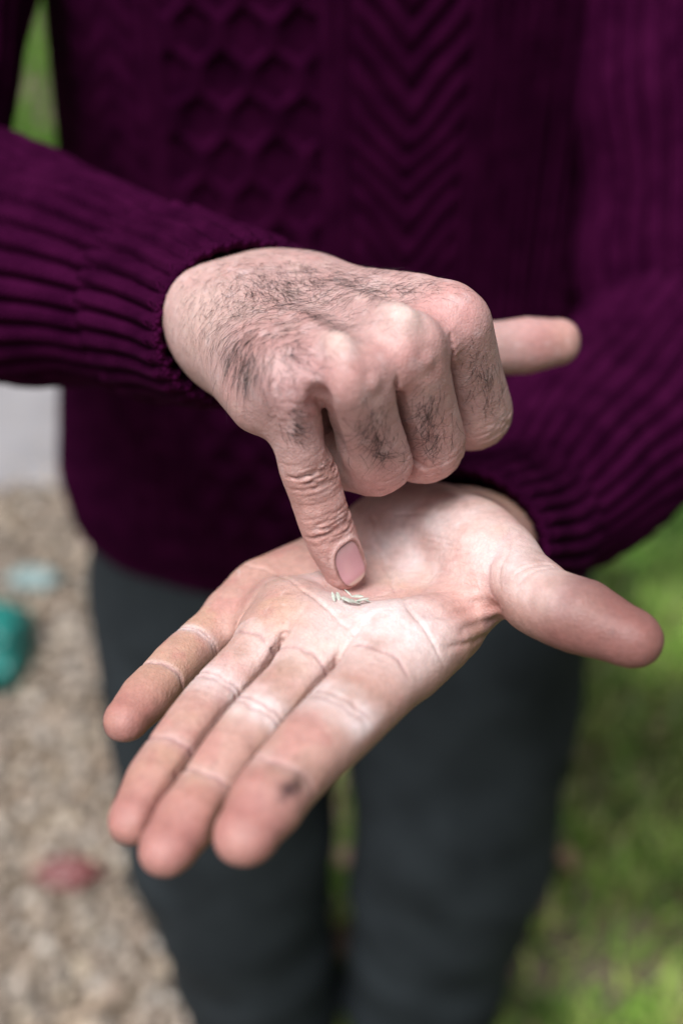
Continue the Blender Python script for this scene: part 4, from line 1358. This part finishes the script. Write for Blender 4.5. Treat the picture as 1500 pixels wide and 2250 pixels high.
Vb, Fb, Cb = scatter_stones(3500, -1.7, .3, 1.98, 2.5, .006, .016, pal, lambda x, y: rng.random(len(x)) < np.exp(-(y - 1.98) / .13))
Vb[:, 2] += .022
F = np.concatenate([F, Fb + len(V)]); V = np.concatenate([V, Vb]); Cc = np.concatenate([Cc, Cb])
V2, F2, C2 = scatter_stones(7000, -4.5, -1.7, -1.5, 2.03, .014, .03, pal, lambda x, y: x < -1.65)
V3, F3, C3 = scatter_stones(5000, -1.7, .2, -1.6, -.1, .014, .03, pal, lambda x, y: x < edge_x(y))
F = np.concatenate([F, F2 + len(V), F3 + len(V) + len(V2)]); V = np.concatenate([V, V2, V3]); Cc = np.concatenate([Cc, C2, C3])
gravel = mesh_np('gravel', V, F, M_GRAVEL, smooth=True, attrs={'col': Cc})
tag(gravel, 'loose beige gravel and bark chips covering the ground on the left', 'gravel', kind='stuff')

def leaf_mat(name, rough=.6):
    m, ns, ln, b = mat(name)
    a = nd(ns, 'VertexColor', layer_name='col')
    ln.new(a.outputs[0], b.inputs['Base Color'])
    b.inputs['Roughness'].default_value = rough
    b.inputs['Specular IOR Level'].default_value = .3
    tr = nd(ns, 'BsdfTranslucent'); ln.new(a.outputs[0], tr.inputs['Color'])
    mx = nd(ns, 'MixShader'); mx.inputs[0].default_value = .3
    out = ns['Material Output']
    ln.new(b.outputs[0], mx.inputs[1]); ln.new(tr.outputs[0], mx.inputs[2]); ln.new(mx.outputs[0], out.inputs['Surface'])
    return m
M_GRASS = leaf_mat('grass_blades')
def blades(x, y, hgt, wid, palette, z0=None):
    n = len(x)
    a = rng.uniform(0, 6.283, n); lean = rng.uniform(.15, .9, n)
    d = np.stack([np.cos(a), np.sin(a), 0 * a], 1); t = np.stack([-np.sin(a), np.cos(a), 0 * a], 1)
    z = ground_z(np.stack([x, y, 0 * x], 1)) - .018
    p = np.stack([x, y, z], 1)
    V = np.zeros((n, 5, 3))
    up = np.array([0, 0, 1.0])
    w = wid[:, None]; h = hgt[:, None]; l = lean[:, None]
    V[:, 0] = p - t * w; V[:, 1] = p + t * w
    m = p + up * h * .6 + d * h * l * .3
    V[:, 2] = m + t * w * .8; V[:, 3] = m - t * w * .8
    V[:, 4] = p + up * h * (1 - .3 * l) + d * h * l
    o = 5 * np.arange(n)[:, None]
    q = np.concatenate([o + np.array([[0, 1, 2, 3]])]); tr = o + np.array([[3, 2, 4]])
    c = np.array(palette)[rng.integers(0, len(palette), n)] * rng.uniform(.6, 1.3, (n, 1))
    return V.reshape(-1, 3), [q, tr], np.repeat(c, 5, 0)
gp = [(.16, .30, .045), (.20, .36, .06), (.12, .24, .04), (.28, .38, .09), (.32, .38, .11), (.10, .20, .03)]
dry = [(.20, .17, .085), (.24, .20, .12), (.15, .15, .06)]
n = 80000
x = rng.uniform(-.1, 1.7, n); y = rng.uniform(-.05, 3.2, n)
k = (x > edge_x(y) + rng.normal(0, .06, n)) & (fbm(np.stack([x, y, 0 * x], 1) * 1000, 300, 44) + rng.normal(0, .06, n) > .33)
x, y = x[k], y[k]
xo, yo = rng.uniform(1.65, 5, 26000), rng.uniform(-1.5, 4, 26000)
xo2, yo2 = rng.uniform(-.1, 1.7, 9000), rng.uniform(-1.6, 0, 9000)
x = np.concatenate([x, xo, xo2]); y = np.concatenate([y, yo, yo2])
V, F, Cc = blades(x, y, rng.uniform(.03, .10, len(x)), rng.uniform(.0022, .0048, len(x)), gp + gp + gp + dry)
patch = fbm(np.repeat(np.stack([x, y, 0 * x], 1), 5, 0) * 1000, 260, 71)
Cc = Cc * (.40 + 1.5 * sstep(.36, .66, patch))[:, None] * np.array([1.02, .98, 1.0])
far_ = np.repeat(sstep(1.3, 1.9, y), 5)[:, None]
Cc = Cc * (1 - far_ * np.array([.66, .50, .60]))        # darker and greener further back
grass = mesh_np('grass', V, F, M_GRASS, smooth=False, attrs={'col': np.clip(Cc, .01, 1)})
tag(grass, 'patchy green grass with dry blades on the right', 'grass', kind='stuff')
# the lawn beyond the path
n = 60000
x = rng.uniform(-6, 7, n); y = 3.97 + rng.random(n) ** 1.6 * 11
k = (x < 6)
V, F, Cc = blades(x, y, rng.uniform(.06, .16, n), rng.uniform(.004, .010, n), [(.08, .26, .012), (.11, .30, .018), (.06, .20, .010), (.14, .28, .02)])
lawn = mesh_np('lawn', V, F, M_GRASS, smooth=False, attrs={'col': Cc})
tag(lawn, 'bright green lawn beyond the pale path', 'grass', kind='stuff')

# fallen leaves, a red scrap, a teal bag
M_LEAF = leaf_mat('dead_leaf', .7)
def leaf(name, x, y, size, rot, colr, label, cat, group=None, z=.03):
    n = 9
    V, F = [], []
    for i in range(n):
        t = i / (n - 1)
        w = size * .36 * math.sin(math.pi * min(1, t * .93 + .05)) ** .7 * (1 + .12 * math.sin(i * 2.3))
        zc = .10 * size * math.sin(t * 3 + 1) + .03 * size
        for s, lift in ((-1, .16), (-.5, .03), (0, 0), (.5, .03), (1, .16)):
            V.append((w * s, (t - .5) * size, zc + lift * size * (1 + .4 * math.sin(i + s)) * abs(s)))
    top = np.array(V)
    f = grid_faces(n, 5)
    V2 = np.concatenate([top, top - [0, 0, .0006]])
    o = mesh_np(name, V2, np.concatenate([f, f[:, ::-1] + len(top)]), M_LEAF, attrs={'col': np.tile(colr, (len(V2), 1)) * (1 + .25 * np.sin(np.arange(len(V2)))[:, None])})
    o.location = (x, y, z); o.rotation_euler = (rng.normal(0, .15), rng.normal(0, .15), rot)
    tag(o, label, cat, group)
    return o
def ground_at(px, py, z=.02):
    d = (E0[2] / 1000 - z) / (-(EZ[2] + EY[2] * (py - 1125) / FPX))
    return (px - 750) / FPX * d, EZ[1] * d + EY[1] * (py - 1125) / FPX * d
# teal bag and red scrap on the gravel
M_TEAL = plain('teal_plastic', (.014, .16, .14), .35, .5, 9.0, .2)
M_PALE = plain('pale_teal_plastic', (.19, .27, .27), .35, .5, 9.0, .2)
M_RED = plain('red_plastic', (.17, .05, .05), .45, .5, 30.0, .3)
def crumple(name, c, size, material, seed, flat=.6, parent=None, fold=.35):
    nu, nv = 40, 28
    u, v = np.meshgrid(np.linspace(0, 2 * np.pi, nu + 1), np.linspace(0, np.pi, nv), indexing='ij')
    d = np.stack([np.sin(v) * np.cos(u), np.sin(v) * np.sin(u), np.cos(v)], -1).reshape(-1, 3)
    r = 1 + fold * (np.abs(fbm(d * 100, 60, seed) - .5) * 4 - .6) + .15 * np.abs(np.sin(u.ravel() * 5 + 3 * np.cos(v.ravel() * 2)))
    V = d * r[:, None] * np.array(size)
    V[:, 2] = np.maximum(V[:, 2], -size[2] * .55) + size[2] * .55
    o = mesh_np(name, V, grid_faces(nu + 1, nv)[:, ::-1], material, parent)
    o.location = c
    return o
bx_, by_ = ground_at(-10, 1440)
bag = bpy.data.objects.new('plastic_bag', None); col.objects.link(bag); bag.location = (bx_, by_, .0)
tag(bag, 'crumpled teal plastic bag lying on the gravel at the left edge', 'bag')
b1 = crumple('sack', (0, 0, 0), (.06, .10, .06), M_TEAL, 3, parent=bag)
x2, y2 = ground_at(70, 1265)
b2 = crumple('pale_mouth', (x2 - bx_, y2 - by_, .0), (.05, .03, .02), M_PALE, 8, parent=bag)
rx, ry = ground_at(150, 1905)
red = crumple('plastic_scrap', (rx, ry, .0), (.045, .026, .016), M_RED, 5)
tag(red, 'crumpled dark red scrap lying on the gravel', 'scrap')

lp = [(.24, .15, .10), (.30, .20, .15), (.18, .11, .07)]
spots_ = [(1240, 1900, 'curled pinkish-brown dead leaf in the grass, beside the leg on the right'), (770, 1900, 'brown dead leaf on the ground between the legs, upper of two'), (745, 2085, 'pale dead leaf on the ground between the legs, lower of two')]
for q, (px_, py_, lb) in enumerate(spots_):
    gx_, gy_ = ground_at(px_, py_, .04)
    leaf('dead_leaf', gx_, gy_, .042 + .006 * (q % 3), q * 1.3, lp[q % 3], lb, 'leaf', 'dead leaves on the ground', .05)

# ------------------------------------------------------------------ the little heap of seeds in the palm
def seed_mat():
    m, ns, ln, b = mat('seed_husk')
    tc = nd(ns, 'TexCoord')
    n1 = nd(ns, 'TexNoise', Scale=700.0, Detail=3.0); ln.new(tc.outputs['Object'], n1.inputs['Vector'])
    rp = nd(ns, 'ValToRGB'); e = rp.color_ramp.elements
    e[0].position = .3; e[0].color = (.28, .32, .26, 1); e[1].position = .65; e[1].color = (.58, .58, .53, 1)
    ln.new(n1.outputs[0], rp.inputs[0]); ln.new(rp.outputs[0], b.inputs['Base Color'])
    b.inputs['Roughness'].default_value = .55
    return m
M_SEED = seed_mat()
def seed_mesh(k):
    n, mth = 11, 8
    V = []
    for i in range(n):
        t = i / (n - 1)
        w = .62 * math.sin(math.pi * (t * .94 + .03)) ** .75 * (1 - .25 * t)
        for j in range(mth + 1):
            a = 2 * math.pi * j / mth
            V.append(((t - .5) * 3.4, w * math.cos(a), w * .38 * math.sin(a) * (1 + .5 * (math.sin(a) < 0)) + .35 * math.sin(t * 3.1 + k) * .5))
    return np.array(V), grid_faces(n, mth + 1)
SL = Skin(LV, LQ, LF, LI)
sv, sf = seed_mesh(0)
spots_s = [(745, 1308, 20), (757, 1316, -28), (768, 1305, 75), (776, 1317, 8), (786, 1309, -35), (797, 1322, 14), (789, 1320, 40), (733, 1312, -15), (764, 1322, 5), (806, 1316, -8), (779, 1325, -20)]
seed0 = None; seeds_ = []
for q, (px_, py_, an) in enumerate(spots_s):
    p = SL.on(px_ - 2, py_ + 7)
    if seed0 is None:
        seed0 = mesh_np('seed', sv / 1000, sf, M_SEED); o = seed0
    else:
        o = seed0.copy(); col.objects.link(o)
    nrm = Vector(unit(LI['N'] + rng.normal(0, .25, 3)))
    o.location = Vector(p / 1000) + Vector(LI['N']) * (.00055 + .0005 * (q % 3))
    qz = nrm.to_track_quat('Z', 'Y').to_matrix().to_4x4() @ Matrix.Rotation(math.radians(an * 1.7 + q * 37), 4, 'Z') @ Matrix.Rotation(rng.normal(0, .35), 4, 'Y')
    o.rotation_euler = qz.to_euler()
    s_ = rng.uniform(.85, 1.2); o.scale = (s_, s_ * rng.uniform(.8, 1.2), s_)
    seeds_.append((px_, o))
ORD = ['leftmost', 'second from the left', 'third from the left', 'fourth from the left', 'fifth from the left', 'sixth from the left', 'fifth from the right', 'fourth from the right', 'third from the right', 'second from the right', 'rightmost']
for w_, (px_, o) in zip(ORD, sorted(seeds_, key=lambda t: t[0])):
    tag(o, 'small pale seed husk, %s in the little heap on the palm' % w_, 'seed', 'pale seeds heaped in the palm')
print('done', time.time() - T0)
